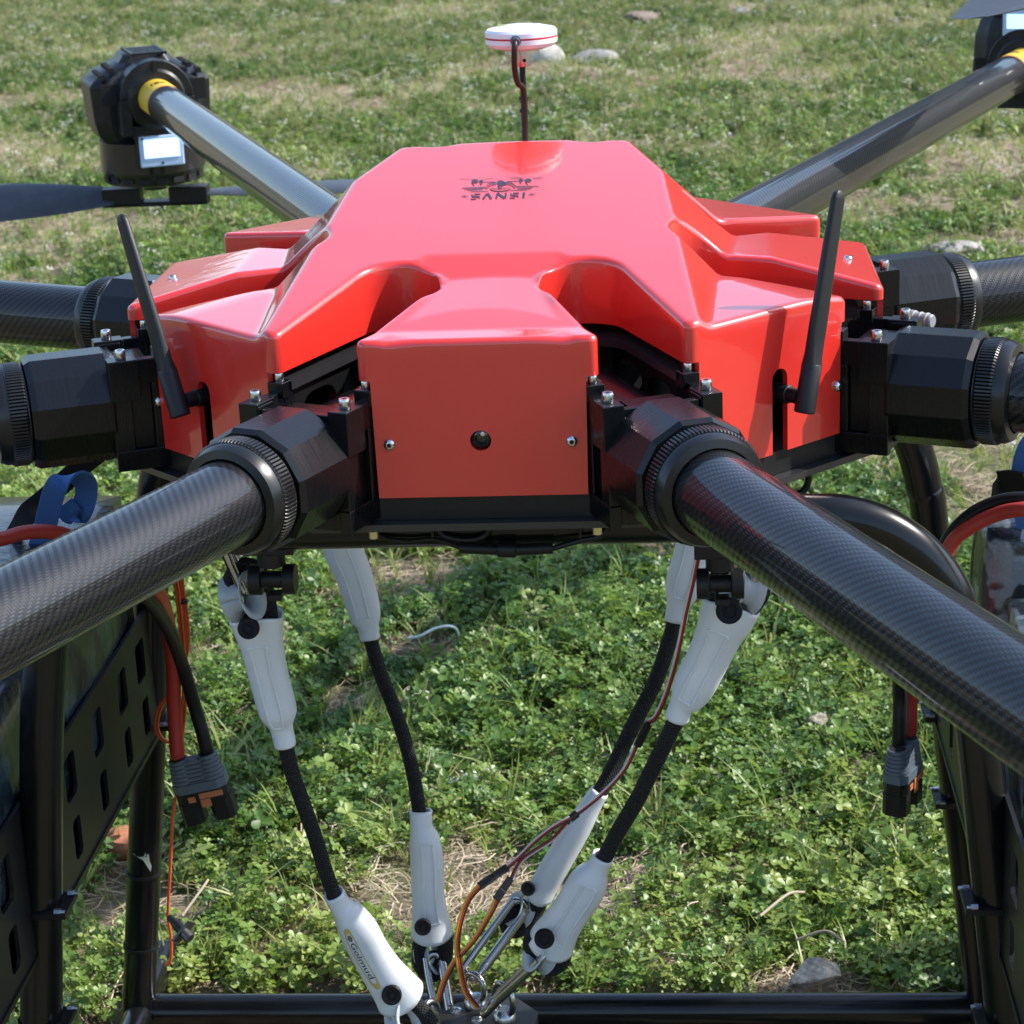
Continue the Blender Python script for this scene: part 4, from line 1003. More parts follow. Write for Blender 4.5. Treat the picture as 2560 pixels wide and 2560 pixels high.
b_ = MB(); b_.tube([at(1595, 1862, .12), at(1622, 1806, .10)], [.012, .013], 12); build('cable_wrap', b_, BLACKP, sw)
b_ = MB(); b_.tube([at(1415, 2056, .06), at(1442, 2034, .08)], [.010, .012], 12); build('cable_wrap', b_, BLACKP, sw)

def xt_plug(root, c, ax, side, scale=1.0):
    """two-pole power plug, c centre of its top, ax pointing down along the plug, side across"""
    c, ax = A(*c), nrm(A(*ax)); side = nrm(A(*side)-ax*(A(*side)@ax)); f = nrm(np.cross(side, ax)); k = scale
    if f@VREF < 0: f = -f
    M = lambda v: c+side*v[0]*k+f*v[1]*k+ax*v[2]*k
    b_ = MB()
    for i, z0 in enumerate(np.linspace(0, .052, 6)):
        for s_ in (-1, 1):
            P = [c+side*s_*.037*k+ax*(z0)*k, c+side*s_*.037*k+ax*(z0+.0085)*k]
            b_.tube(P, (.026+.0016*i-.001)*k, 18)
            P = [c+side*s_*.037*k+ax*(z0+.0085)*k, c+side*s_*.037*k+ax*(z0+.0105)*k]; b_.tube(P, (.0245+.0016*i-.001)*k, 18)
        b_.box((-.037, -.021-.0015*i, z0+.006), (.037, .021+.0015*i, z0+.0150), M=M)
    b_.prism([(-.068, -.018), (-.05, -.034), (.05, -.034), (.068, -.018), (.068, .018), (.05, .034), (-.05, .034), (-.068, .018)], [], lambda u, v, d: M((u, v, d)), .062, .085)
    build('strain_relief', b_, GREYP, root, smooth=30)
    b_ = MB(); b_.prism([(-.066, -.018), (-.048, -.032), (.048, -.032), (.066, -.018), (.066, .018), (.048, .032), (-.048, .032), (-.066, .018)], [], lambda u, v, d: M((u, v, d)), .085, .115)
    for s_ in (-1, 1):
        b_.prism([(s_*.040+a_*.028, b__*.031) for a_, b__ in ((-1, -.6), (-.6, -1), (.6, -1), (1, -.6), (1, .6), (.6, 1), (-.6, 1), (-1, .6))], [], lambda u, v, d: M((u, v, d)), .115, .172)
    body = build('plug_body', b_, BLACKP, root, smooth=25)
    b_ = MB(); b_.box((-.004, .0322, .090), (.058, .0334, .105), M=M); b_.box((-.004, .0322, .107), (.022, .0334, .128), M=M); b_.box((-.034, .0322, .095), (-.015, .0334, .110), M=M)
    build('orange_marks', b_, COPPER, root, smooth=None)
    for s_ in (-1, 1):
        b_ = MB(); b_.lathe([(.0205*k, -.001), (.0001, -.0012)], c+side*s_*.037*k, ax, 16); build('socket_opening', b_, DARK, root)
pcl = thing('power_cable', 'thick red and black leads ending in a grey plug by the left rear leg', 'cable', at(480, 1900, .30))
Yp = .30
wire([at(300, 1420, -.3), at(385, 1470, -.1), at(415, 1540, .1), at(432, 1650, .25), at(435, 1760, Yp), at(442, 1870, Yp), at(447, 1915, Yp)], .0215, REDW, 'red_lead', pcl, 18)
wire([at(300, 1440, -.3), at(372, 1500, -.1), at(420, 1570, .1), at(455, 1660, .25), at(485, 1760, Yp), at(508, 1840, Yp), at(518, 1885, Yp)], .0195, BLKW, 'black_lead', pcl, 18)
xt_plug(pcl, at(480, 1890, Yp-.01), at(503, 1960, Yp)-at(482, 1896, Yp), A(*at(518, 1870, Yp))-A(*at(447, 1904, Yp)), 1.16)
pcr = thing('power_cable', 'thick red and black leads ending in a grey plug near the right legs', 'cable', at(2245, 1880, -.1))
Yq = -.10
wire([at(2170, 1500, -.3), at(2235, 1600, -.2), at(2250, 1720, Yq), at(2250, 1800, Yq), at(2248, 1862, Yq)], .0195, BLKW, 'black_lead', pcr, 18)
wire([at(2200, 1500, -.2), at(2255, 1600, -.1), at(2273, 1720, Yq+.06), at(2273, 1800, Yq+.06), at(2270, 1858, Yq+.06)], .0205, REDW, 'red_lead', pcr, 18)
xt_plug(pcr, at(2258, 1858, Yq), (0.0, 0, -1), nrm(A(.45, .9, 0)), 1.05)
ol = thing('orange_cable', 'bundle of thin orange wires tied to the left rear leg', 'cable', at(430, 1700, .48))
for k, off in enumerate((-9, -3, 3, 9)):
    wire([at(470+off, 1290, .4), at(452+off, 1370, .45), at(448+off, 1450, .47), at(462+off*.8, 1540, .47), at(466+off*.6, 1610, .47), at(458+off*.5, 1660, .47)], .004, ORG, 'wire_strand', ol, 8)
for k, off in enumerate((0, 7)):
    wire([at(400, 1300, .4), at(425+off, 1400, .42), at(440+off, 1480, .44), at(452+off, 1600, .46), at(458+off, 1700, .47), at(456+off, 1780, .47), at(450+off*.4, 1870, .47)], .0042, ORG, 'wire_strand', ol, 8)
    wire([at(440+off*.5, 1860, .47), at(405+off, 1850, .47), at(388+off, 1820, .47), at(396+off, 1770, .47), at(425+off, 1730, .47)], .004, ORG, 'wire_strand', ol, 8)
wire([at(452, 1850, .47), at(444, 1960, .5), at(432, 2040, .52), at(428, 2120, .52), at(424, 2200, .52), at(420, 2290, .52), at(427, 2340, .52), at(428, 2390, .52), at(420, 2412, .52), at(412, 2408, .52)], .0048, ORG, 'wire_strand', ol, 8)
b_ = MB(); c = at(455, 1500, .46); b_.tube([c, c+A(0, 0, -.008)], .018, 14); build('cable_tie', b_, BLACKP, ol)
cn = thing('round_connector', 'small black round connector with flange dangling at the left rear leg', 'connector', at(450, 2320, .50))
p0, p1 = at(423, 2292, .50), at(478, 2350, .44); d = nrm(p1-p0); Lc = np.linalg.norm(p1-p0)
b_ = MB(); b_.lathe([(.010, 0), (.013, Lc*.28), (.016, Lc*.32), (.017, Lc*.60)], p0, d, 16); build('cable_boot', b_, BLACKP, cn)
b_ = MB(); s_ = nrm(np.cross(d, VREF)); f_ = np.cross(s_, d); MM = lambda v: p0+d*v[0]+s_*v[1]+f_*v[2]
b_.box((Lc*.62, -.04, -.022), (Lc*.68, .04, .022), M=MM); b_.lathe([(.017, Lc*.68), (.017, Lc*.95), (.013, Lc*.96), (.0001, Lc*.92)], p0, d, 16); build('flanged_shell', b_, simple('dull_grey_metal', (.12, .12, .12), .4, metal=.8), cn)

# ------------------------------------------------------------------ batteries and straps
def pillow(lo, hi, m_, label, cat='battery', group='battery packs on the side racks', bulge=.02):
    lo, hi = A(*lo), A(*hi); c = (lo+hi)/2; h = (hi-lo)/2
    root = thing('battery_pack', label, cat, (c[0], c[1], lo[2]), group)
    b_ = MB(); nn = 8; rng = random.Random(int(abs(lo[0]*100+lo[1]*77)))
    # subdivided box with puffed faces
    for axn in range(3):
        for sg in (-1, 1):
            g = np.linspace(-1, 1, nn+1); vs = []
            for a_ in g:
                for b__ in g:
                    v = [0, 0, 0]; v[axn] = sg; v[(axn+1) % 3] = a_; v[(axn+2) % 3] = b__
                    v = A(*v); e = (abs(v) > .999).sum()
                    puff = bulge*(1-a_*a_)*(1-b__*b__)
                    p = c+v*(h-.02)+nrm(v*(abs(v)**8))*.02
                    p[axn] += sg*puff
                    vs.append(p)
            k = nn+1; b_.add(vs, [(i*k+j, i*k+j+1, (i+1)*k+j+1, (i+1)*k+j) for i in range(nn) for j in range(nn)])
    o = build('battery_case', b_, m_, root, smooth=60)
    import bmesh
    bm = bmesh.new(); bm.from_mesh(o.data); bmesh.ops.remove_doubles(bm, verts=bm.verts, dist=.0004); bmesh.ops.recalc_face_normals(bm, faces=bm.faces); bm.to_mesh(o.data); bm.free()
    return root
bl1 = pillow((-1.74, -.42, -1.40), (-1.185, .53, -.66), DFILM, 'dark film-wrapped battery pack between the left legs')
bl2 = pillow((-1.74, -1.14, -1.40), (-1.19, -.49, -.78), DFILM, 'dark film-wrapped battery pack in front of the left front leg')
br1 = pillow((1.215, .04, -1.02), (1.74, .30, -.655), CAMO, 'grey camouflage battery pack at the right, under the blue strap')
br2 = pillow((1.245, -.64, -1.36), (1.74, -.10, -.785), CAMO, 'grey camouflage battery pack at the right frame edge, in front of the strapped one')
b_ = MB(); 
for k in range(9): b_.box((-1.1835, -.20+.03*k*0, -1.16+.018*k), (-1.1815, .05, -1.154+.018*k)); 
build('printed_lines', b_, simple('grey_small_print', (.12, .13, .14), .5), bl1, smooth=None)
def webbing(name, P, w_, m_, label, cat='strap', across=(0, 1, 0), thick=.0035, twist=None):
    P = smoothpath(P, 8); b_ = MB(); vs = []
    for i, p in enumerate(P):
        t_ = nrm(P[min(i+1, len(P)-1)]-P[max(i-1, 0)]); ac = A(*(across if twist is None else twist(i/(len(P)-1)))); ac = nrm(ac-t_*(ac@t_)); f = np.cross(t_, ac)
        for a_, c_ in ((-1, -1), (1, -1), (1, 1), (-1, 1)): vs.append(p+ac*w_*a_+f*thick*c_)
    m = len(P); b_.add(vs, [(i*4+j, i*4+(j+1) % 4, i*4+4+(j+1) % 4, i*4+4+j) for i in range(m-1) for j in range(4)]+[(0, 1, 2, 3), tuple(range(4*m-4, 4*m))])
    o = build(name, b_, m_, None, smooth=45, base=P[0]); tag(o, label, cat); return o
Yb = .05
webbing('battery_strap', [at(85, 1400, Yb), at(108, 1340, Yb), at(122, 1280, Yb-.02), at(142, 1215, Yb-.03), at(180, 1190, Yb), at(212, 1205, Yb+.04), at(214, 1245, Yb+.05), at(196, 1290, Yb+.04), at(178, 1285, Yb+.03), at(158, 1262, Yb+.03)], .030, BLUE, 'blue webbing strap looped up above the left battery pack', across=(.92, .15, .2))
webbing('battery_strap', [at(158, 1262, Yb+.035), at(176, 1288, Yb+.035), at(196, 1296, Yb+.03), at(215, 1280, Yb+.04), at(226, 1262, Yb+.05)], .012, BLUE, 'short blue strap end lying on the left battery pack', across=(.3, .5, 1))
webbing('hook_strap', [at(20, 1360, .10), at(65, 1290, .10), at(110, 1250, .12), at(160, 1205, .16), at(205, 1165, .2), at(250, 1130, .25)], .030, BLKWEB, 'black webbing strap running up from the left battery pack to the arm', across=(.25, .3, 1))
webbing('battery_strap', [at(2572, 1330, .05), at(2560, 1250, .05), at(2558, 1180, .04), at(2572, 1125, .03), at(2598, 1100, .03), at(2630, 1115, .03)], .030, BLUE, 'bright blue webbing strap standing up at the right frame edge', across=(.85, -.3, 0))
webbing('hook_strap', [at(2480, 1250, .2), at(2500, 1222, .1), at(2530, 1215, .05), at(2570, 1222, 0.0)], .045, BLKWEB, 'black strap lying over the right battery pack', across=(.1, -.5, .8))
lc_ = thing('battery_lead', 'thick red battery lead curving over the left battery pack', 'cable', at(60, 1340, -.1))
wire([at(-60, 1350, -.3), at(0, 1348, -.25), at(60, 1332, -.2), at(130, 1330, -.15), at(190, 1350, -.1), at(240, 1400, -.1)], .019, REDW, 'red_lead', lc_, 18)
lc2 = thing('battery_lead', 'red and black battery leads arching over the right battery packs', 'cable', at(2450, 1350, -.15))
wire([at(2340, 1480, -.2), at(2375, 1365, -.2), at(2430, 1315, -.22), at(2500, 1283, -.25), at(2570, 1272, -.3), at(2640, 1270, -.3)], .0185, REDW, 'red_lead', lc2, 20)
wire([at(2330, 1440, -.15), at(2372, 1345, -.18), at(2430, 1285, -.2), at(2500, 1253, -.22), at(2570, 1246, -.25), at(2640, 1250, -.25)], .0175, BLKW, 'black_lead', lc2, 20)
lc3 = thing('battery_lead', 'short red lead passing behind the right knurled rings', 'cable', at(2545, 872, .2))
wire([at(2480, 880, .25), at(2530, 876, .2), at(2600, 884, .2)], .012, REDW, 'red_lead', lc3, 12)
bo = thing('air_hose_fitting', 'grey ribbed plastic fitting behind the right front clamp', 'fitting', at(2300, 800, .1))
b_ = MB(); p0, p1 = at(2272, 795, .1), at(2345, 806, .05); d = nrm(p1-p0)
b_.lathe([(.022, 0), (.022, .018), (.019, .020), (.019, .032), (.021, .034), (.021, .037), (.019, .039), (.019, .05), (.021, .052), (.021, .055), (.018, .057), (.018, .066), (.015, .07)], p0, d, 18); build('ribbed_barb', b_, simple('grey_plastic', (.22, .23, .24), .5), bo)
ck = thing('cable_ring', 'black carabiner ring hanging under the right front edge', 'ring', at(1995, 1195, -.45))
b_ = MB(); c = at(1990, 1198, -.45); b_.tube([c+A(.030*math.cos(q), .01*math.cos(q), .038*math.sin(q)) for q in np.linspace(0, 2*math.pi, 25)[:-1]], .0085, 12, closed=True); build('ring', b_, BLKW, ck)

# ------------------------------------------------------------------ ground
rng = np.random.default_rng(7)
def gh(x, y):   # ground relief
    return .030*np.sin(x*1.3+.4)*np.cos(y*.9+1)+.022*np.sin(x*3.1+y*2.2)+.012*np.sin(x*6.3-y*5.1+2)-.02
def ground_mesh():
    b_ = MB()
    xs = np.concatenate([[-900, -300, -120, -60, -35], np.arange(-24, 24.1, .5), [35, 60, 120, 300, 900]])
    ys = np.concatenate([[-900, -300, -100, -40, -15], np.arange(-8, 46.1, .5), [60, 90, 150, 400, 900]])
    vs = []
    for y in ys:
        for x in xs:
            k = 1 if (abs(x) < 24.5 and -8.5 < y < 46.5) else 0
            vs.append((x, y, GZ-.02+float(gh(x, y))*k))
    n_ = len(xs); b_.add(vs, [(j*n_+i, j*n_+i+1, (j+1)*n_+i+1, (j+1)*n_+i) for j in range(len(ys)-1) for i in range(n_-1)])
    return b_
m, t, b = mat('meadow_soil'); L = t.links; oc = objco(t)
f1 = noise(t, 1.6, 6, oc, .65); f2 = noise(t, 26, 8, oc, .75)
c1 = ramp(t, f2, [(.3, (.10, .072, .048)), (.5, (.22, .17, .115)), (.68, (.42, .35, .25))])
c2 = ramp(t, f2, [(.3, (.07, .075, .03)), (.55, (.19, .19, .08)), (.75, (.36, .32, .19))])
mx = t.nodes.new('ShaderNodeMix'); mx.data_type = 'RGBA'; L.new(ramp(t, f1, [(.42, (1, 1, 1)), (.58, (0, 0, 0))]), mx.inputs[0]); L.new(c1, mx.inputs[6]); L.new(c2, mx.inputs[7])
L.new(mx.outputs[2], b.inputs['Base Color']); b.inputs['Roughness'].default_value = .95
L.new(bump(t, f2, 1, .02), b.inputs['Normal'])
gr = build('ground', ground_mesh(), m, None, smooth=60, recalc=False); gr['kind'] = 'structure'

b_ = MB(); HA = np.radians(np.arange(-180, 180, 3)); vs = []
def hel(a):
    d = math.degrees(a); base = 6.5+1.5*math.sin(a*5+1)+1.0*math.sin(a*13)
    return max(base+15*math.exp(-((d-30)/27)**4), 2)
for (r0, f) in ((150, 0), (175, .55), (200, .9), (240, 1.0), (330, .8)):
    for i, a in enumerate(HA):
        e = hel(a)*(1+.08*math.sin(i*2.7)); vs.append((r0*math.sin(a), r0*math.cos(a), GZ-.5+f*math.tan(R(e))*min(r0, 240)))
k = len(HA); b_.add(vs, [(j*k+i, j*k+(i+1) % k, (j+1)*k+(i+1) % k, (j+1)*k+i) for j in range(4) for i in range(k)])
m, t, b = mat('wooded_hillside'); geo = t.nodes.new('ShaderNodeNewGeometry'); f = noise(t, .18, 6, geo.outputs['Position'], .7)
t.links.new(ramp(t, f, [(.3, (.035, .045, .02)), (.5, (.10, .085, .045)), (.7, (.16, .12, .075))]), b.inputs['Base Color']); b.inputs['Roughness'].default_value = .95
hl = build('hills', b_, m, None, smooth=60); hl['kind'] = 'structure'

# leaves: colour varies per plant and by position
def leafmat(name, stops, trans=.35, rough=.45, patch=None):
    m, t, b = mat(name); L = t.links
    oi = t.nodes.new('ShaderNodeObjectInfo'); geo = t.nodes.new('ShaderNodeNewGeometry')
    f = mth(t, 'ADD', mth(t, 'MULTIPLY', oi.outputs['Random'], .5), mth(t, 'MULTIPLY', mth(t, 'SUBTRACT', noise(t, 1.1, 4, geo.outputs['Position']), .18), 1.0))
    c = ramp(t, f, stops); L.new(c, b.inputs['Base Color']); b.inputs['Roughness'].default_value = rough
    tr = t.nodes.new('ShaderNodeBsdfTranslucent'); hs_ = t.nodes.new('ShaderNodeHueSaturation'); L.new(c, hs_.inputs['Color']); hs_.inputs['Value'].default_value = 1.5; hs_.inputs['Hue'].default_value = .485
    L.new(hs_.outputs[0], tr.inputs[0]); ms = t.nodes.new('ShaderNodeMixShader'); ms.inputs[0].default_value = trans
    L.new(b.outputs[0], ms.inputs[1]); L.new(tr.outputs[0], ms.inputs[2]); L.new(ms.outputs[0], t.nodes['Material Output'].inputs[0])
    return m
CLOVER = leafmat('clover_leaf', [(.2, (.040, .100, .017)), (.45, (.088, .172, .028)), (.7, (.160, .250, .042)), (.95, (.27, .33, .08))], trans=.34, rough=.42)
WEED = leafmat('weed_leaf', [(.2, (.042, .11, .016)), (.5, (.10, .17, .032)), (.85, (.23, .24, .085))])
GRASSM = leafmat('grass_blade', [(.1, (.10, .18, .03)), (.5, (.19, .27, .06)), (1, (.34, .34, .13))])
STRAW = leafmat('dry_straw', [(.1, (.19, .14, .09)), (.5, (.38, .30, .20)), (.9, (.55, .47, .34))], .15, .7)
PETAL = leafmat('white_petal', [(0, (.55, .56, .48)), (1, (.75, .74, .66))], .2, .6)
SEED = leafmat('pale_seed_head', [(0, (.16, .19, .07)), (1, (.34, .32, .17))], .2, .7)
VAR = {}
def variants(key, makers, mats):
    col = bpy.data.collections.new(key+'_variants'); VAR[key] = col
    for i, b_ in enumerate(makers):
        me = bpy.data.meshes.new(key+'_%02d' % i); me.from_pydata([tuple(np.array(v)*S) for v in b_.v], [], b_.f)
        for mm_ in mats: me.materials.append(mm_)
        me.polygons.foreach_set('material_index', b_.mi); me.shade_smooth()
        o = bpy.data.objects.new(key+'_%02d' % i, me); col.objects.link(o)
    return col
rd = random.Random(3)
def leaflet(b_, o, d, nrm_, L_, W_, fold=.25, mi=0):
    o, d, n_ = A(*o), nrm(d), nrm(nrm_); s_ = nrm(np.cross(d, n_)); n_ = np.cross(s_, d)
    P = [o]; prof = [(.3, .6), (.68, 1.0), (.93, .62)]
    mid = [o+d*L_*q-n_*L_*.10*q*q for q, _ in prof]+[o+d*L_-n_*L_*.12]
    lf = [o+d*L_*q+s_*W_*w_/2+n_*W_*fold*w_*.5-n_*L_*.10*q*q for q, w_ in prof]; rt_ = [o+d*L_*q-s_*W_*w_/2+n_*W_*fold*w_*.5-n_*L_*.10*q*q for q, w_ in prof]
    vs = [o]+mid+lf+rt_   # 0, 1-4 mid, 5-7 left, 8-10 right
    b_.add(vs, [(0, 1, 5), (0, 8, 1), (1, 2, 6, 5), (1, 8, 9, 2), (2, 3, 7, 6), (2, 9, 10, 3), (3, 4, 7), (3, 10, 4)], mi)
def stem(b_, p0, p1, w_, mi=0):
    p0, p1 = A(*p0), A(*p1); s_ = nrm(np.cross(p1-p0, A(rd.random(), rd.random(), .3)))*w_
    t_ = nrm(np.cross(p1-p0, s_))*w_
    b_.add([p0-s_, p0+s_, p0+t_*1.7, p1-s_, p1+s_, p1+t_*1.7], [(0, 1, 4, 3), (1, 2, 5, 4), (2, 0, 3, 5)], mi)
def clover_clump(nl, rad, hgt, ls):
    b_ = MB()
    for _ in range(nl):
        a_ = rd.random()*6.283; r = rad*rd.random()**.6; hh = hgt*(.35+.75*rd.random())
        c = A(math.cos(a_)*r, math.sin(a_)*r, hh); base = A(math.cos(a_)*r*.35, math.sin(a_)*r*.35, 0); stem(b_, base, c, .0011)
        up = nrm(A(rd.gauss(0, .35)+.25*math.cos(a_), rd.gauss(0, .35)+.25*math.sin(a_), 1)); a0 = rd.random()*6.283
        e = nrm(np.cross(up, A(math.cos(a0), math.sin(a0), .1))); g = np.cross(up, e); k = ls*(.6+.7*rd.random())
        for j in range(3):
            q = j*2.094+rd.gauss(0, .12); d = nrm(e*math.cos(q)+g*math.sin(q)+up*(.05+.45*rd.random())); leaflet(b_, c, d, up, k, k*.80, .15+.35*rd.random())
    return b_
def weed_clump(ns, hgt, ls):   # feathery upright stems with small leaves
    b_ = MB()
    for _ in range(ns):
        a_ = rd.random()*6.283; tip = A(math.cos(a_)*hgt*.45*rd.random(), math.sin(a_)*hgt*.45*rd.random(), hgt*(.6+.5*rd.random())); stem(b_, (0, 0, 0), tip, .0013)
        for k in range(8):
            f = .2+.8*k/8; p = tip*f; q = rd.random()*6.283; d = A(math.cos(q), math.sin(q), .5*rd.random()); leaflet(b_, p, d, A(rd.gauss(0, .2), rd.gauss(0, .2), 1), ls*(1.2-.6*f), ls*.32, .2)
    return b_
def grass_tuft(nb, hgt, w_, mi=0, spread=.5):
    b_ = MB()
    for _ in range(nb):
        a_ = rd.random()*6.283; d = A(math.cos(a_), math.sin(a_), 0); s_ = A(-d[1], d[0], 0)*w_/2; hh = hgt*(.5+.6*rd.random()); o = d*.02*rd.random(); cur = spread*(.3+rd.random())
        vs = []
        for k in range(5):
            f = k/4; p = o+d*cur*hh*f*f+A(0, 0, hh*(f-.25*f*f*cur)); ww = 1-f**2; vs += [p-s_*ww, p+s_*ww]
        b_.add(vs, [(2*k, 2*k+1, 2*k+3, 2*k+2) for k in range(4)], mi)
    return b_
def straw_tangle(nb, L_, w_):
    b_ = MB()
    for _ in range(nb):
        p = A(rd.gauss(0, L_*.35), rd.gauss(0, L_*.35), .005+.03*rd.random()); a_ = rd.random()*6.283; vs = []; l_ = L_*(.3+.8*rd.random())
        cv = rd.gauss(0, 1.2); n_ = 5
        for k in range(n_+1):
            d = A(math.cos(a_), math.sin(a_), rd.gauss(0, .15)); s_ = A(-math.sin(a_), math.cos(a_), .5)*w_/2
            vs += [p-s_, p+s_]; p = p+d*l_/n_; a_ += cv/n_; p[2] = max(p[2], .003)
        b_.add(vs, [(2*k, 2*k+1, 2*k+3, 2*k+2) for k in range(n_)])
    return b_
def flower_sprig(ns, hgt, fl):
    b_ = MB()
    for _ in range(ns):
        tip = A(rd.gauss(0, .035), rd.gauss(0, .035), hgt*(.6+.5*rd.random())); stem(b_, (0, 0, 0), tip, .001, 0)
        for k in range(5):
            c = tip+A(rd.gauss(0, .009), rd.gauss(0, .009), rd.gauss(0, .008)); r = fl*(.6+.6*rd.random()); u = nrm(A(rd.gauss(0, .5), rd.gauss(0, .5), 1)); e = nrm(np.cross(u, A(1, .2, 0))); g = np.cross(u, e)
            b_.add([c+e*r, c+g*r, c-e*r, c-g*r, c+u*r*.6], [(0, 1, 4), (1, 2, 4), (2, 3, 4), (3, 0, 4)], 1)
    return b_
def scatter(name, key, P, scl, label, cat, tilt=.25, zo=0, nvar=None):
    kk = offbar(P); P = P[kk]; scl = scl[kk]
    n_ = len(P); me = bpy.data.meshes.new(name); z = GZ-.02+gh(P[:, 0], P[:, 1])+zo
    me.from_pydata([(float(p[0])*S, float(p[1])*S, float(q)*S) for p, q in zip(P, z)], [], [])
    nv = len(VAR[key].objects)
    a1 = me.attributes.new('rot', 'FLOAT_VECTOR', 'POINT'); r_ = np.column_stack([rng.normal(0, tilt, n_), rng.normal(0, tilt, n_), rng.uniform(0, 6.283, n_)]).astype(np.float32); a1.data.foreach_set('vector', r_.ravel())
    a2 = me.attributes.new('scl', 'FLOAT', 'POINT'); a2.data.foreach_set('value', scl.astype(np.float32))
    a3 = me.attributes.new('idx', 'INT', 'POINT'); a3.data.foreach_set('value', rng.integers(0, nv, n_).astype(np.int32))
    o = bpy.data.objects.new(name, me); COL.objects.link(o); tag(o, label, cat, kind='stuff')
    g = bpy.data.node_groups.new(name+'_scatter', 'GeometryNodeTree'); g.interface.new_socket('Geometry', in_out='INPUT', socket_type='NodeSocketGeometry'); g.interface.new_socket('Geometry', in_out='OUTPUT', socket_type='NodeSocketGeometry')
    gi = g.nodes.new('NodeGroupInput'); go = g.nodes.new('NodeGroupOutput'); ip = g.nodes.new('GeometryNodeInstanceOnPoints'); ci = g.nodes.new('GeometryNodeCollectionInfo')
    ci.inputs['Collection'].default_value = VAR[key]; ci.inputs['Separate Children'].default_value = True; ci.inputs['Reset Children'].default_value = True
    def na(n__, ty):
        q = g.nodes.new('GeometryNodeInputNamedAttribute'); q.data_type = ty; q.inputs[0].default_value = n__; return q.outputs[0]
    Lk = g.links
    Lk.new(gi.outputs[0], ip.inputs['Points']); Lk.new(ci.outputs[0], ip.inputs['Instance']); ip.inputs['Pick Instance'].default_value = True
    Lk.new(na('idx', 'INT'), ip.inputs['Instance Index']); Lk.new(na('rot', 'FLOAT_VECTOR'), ip.inputs['Rotation']); Lk.new(na('scl', 'FLOAT'), ip.inputs['Scale'])
    Lk.new(ip.outputs[0], go.inputs[0]); md = o.modifiers.new('scatter', 'NODES'); md.node_group = g
    return o
def field(n_, ymax=44, ymin=-1.5, near_bias=1.0):
    """random points in the visible wedge of ground, margins included, per-area density falling with distance"""
    out = []
    while len(out) < n_:
        y = ymin+(ymax-ymin)*rng.random(n_*2)**near_bias; dist = y-CAM[1]; x = CAM[0]+rng.uniform(-1, 1, n_*2)*(dist*.27+1.2)-dist*.085
        keep = rng.random(n_*2) < (dist*.27+1.2)/((ymax-CAM[1])*.27+1.2)*(1 if near_bias == 1 else 1.6)
        out += list(zip(x[keep], y[keep]))
    return np.array(out[:n_])
def offbar(P): return ~((np.abs(P[:, 0]) < 1.45) & (P[:, 1] < .80) & (P[:, 1] > -.6))
def vnoise(P, sc, seed):
    r_ = np.random.default_rng(seed); T = r_.random((64, 64)); u = P*sc; i = np.floor(u).astype(int); f = u-i; f = f*f*(3-2*f); i %= 64; j = (i+1) % 64
    return (T[i[:, 0], i[:, 1]]*(1-f[:, 0])*(1-f[:, 1])+T[j[:, 0], i[:, 1]]*f[:, 0]*(1-f[:, 1])+T[i[:, 0], j[:, 1]]*(1-f[:, 0])*f[:, 1]+T[j[:, 0], j[:, 1]]*f[:, 0]*f[:, 1])
def patch(P):      # 0 lush .. 1 dry and bare
    v = .55*vnoise(P, .55, 1)+.30*vnoise(P, 1.5, 2)+.15*vnoise(P, 4, 3)
    v = v+.10*np.clip((P[:, 1]-5)/18, 0, 1)-.075*np.clip((7-P[:, 1])/5, 0, 1)
    # dry hollows seen between the slings and by the left legs
    for (px, py, rx, ry, k) in ((960, 1440, .28, .4, .38), (880, 1740, .22, .22, .40), (1030, 1620, .22, .22, .36), (330, 2250, .22, .25, .42), (2400, 1150, .4, 1.0, .35), (2050, 2440, .2, .08, .2)):
        c = onp(px, py, (0, 0, 1), GZ); v = v+k*np.exp(-(((P[:, 0]-c[0])/rx)**2+((P[:, 1]-c[1])/ry)**2))
    far = np.clip((P[:, 1]-7)/8, 0, 1)
    return v+far*(v-.52)*.45
variants('clover', [clover_clump(12, .065, .14, .029) for _ in range(5)]+[clover_clump(16, .075, .10, .024) for _ in range(5)]+[clover_clump(7, .06, .17, .040) for _ in range(2)], [CLOVER])
variants('weed', [weed_clump(6, .17, .045) for _ in range(5)]+[weed_clump(8, .12, .035) for _ in range(3)], [WEED])
variants('grass', [grass_tuft(9, .20, .0075) for _ in range(4)]+[grass_tuft(5, .27, .010, spread=.9) for _ in range(3)], [GRASSM])
variants('straw', [straw_tangle(34, .13, .0030) for _ in range(5)]+[straw_tangle(20, .22, .0042) for _ in range(3)], [STRAW])
variants('flower', [flower_sprig(5, .17, .0085) for _ in range(5)], [GRASSM, PETAL])
variants('seed', [flower_sprig(7, .20, .011) for _ in range(5)], [GRASSM, SEED])
P = field(105000, 26, -1.5, 1.0); pv = patch(P); far = np.clip((P[:, 1]-9)/14, 0, 1)
k = (pv < .60+.1*rng.random(len(P))) & (rng.random(len(P)) > far*.75)
scatter('clover', 'clover', P[k], rng.uniform(.5, 1.0, k.sum())**1.0*(1+.25*(rng.random(k.sum()) > .93)), 'dense green three-leaved clover covering the ground under and around the drone', 'clover')
P = field(38000, 45, 1.5); pv = patch(P); far = np.clip((P[:, 1]-6)/12, 0, 1)
k = (pv < .60+.1*rng.random(len(P))) & (rng.random(len(P)) < .18+.82*far)
scatter('weeds', 'weed', P[k], rng.uniform(.7, 1.5, k.sum()), 'small feathery green weeds spreading over the meadow behind the drone', 'weeds')
P = field(42000, 45, -1.5); pv = patch(P); k = pv < .95
scatter('grass', 'grass', P[k], rng.uniform(.5, 1.2, k.sum()), 'scattered green grass blades among the clover and weeds', 'grass', .35)
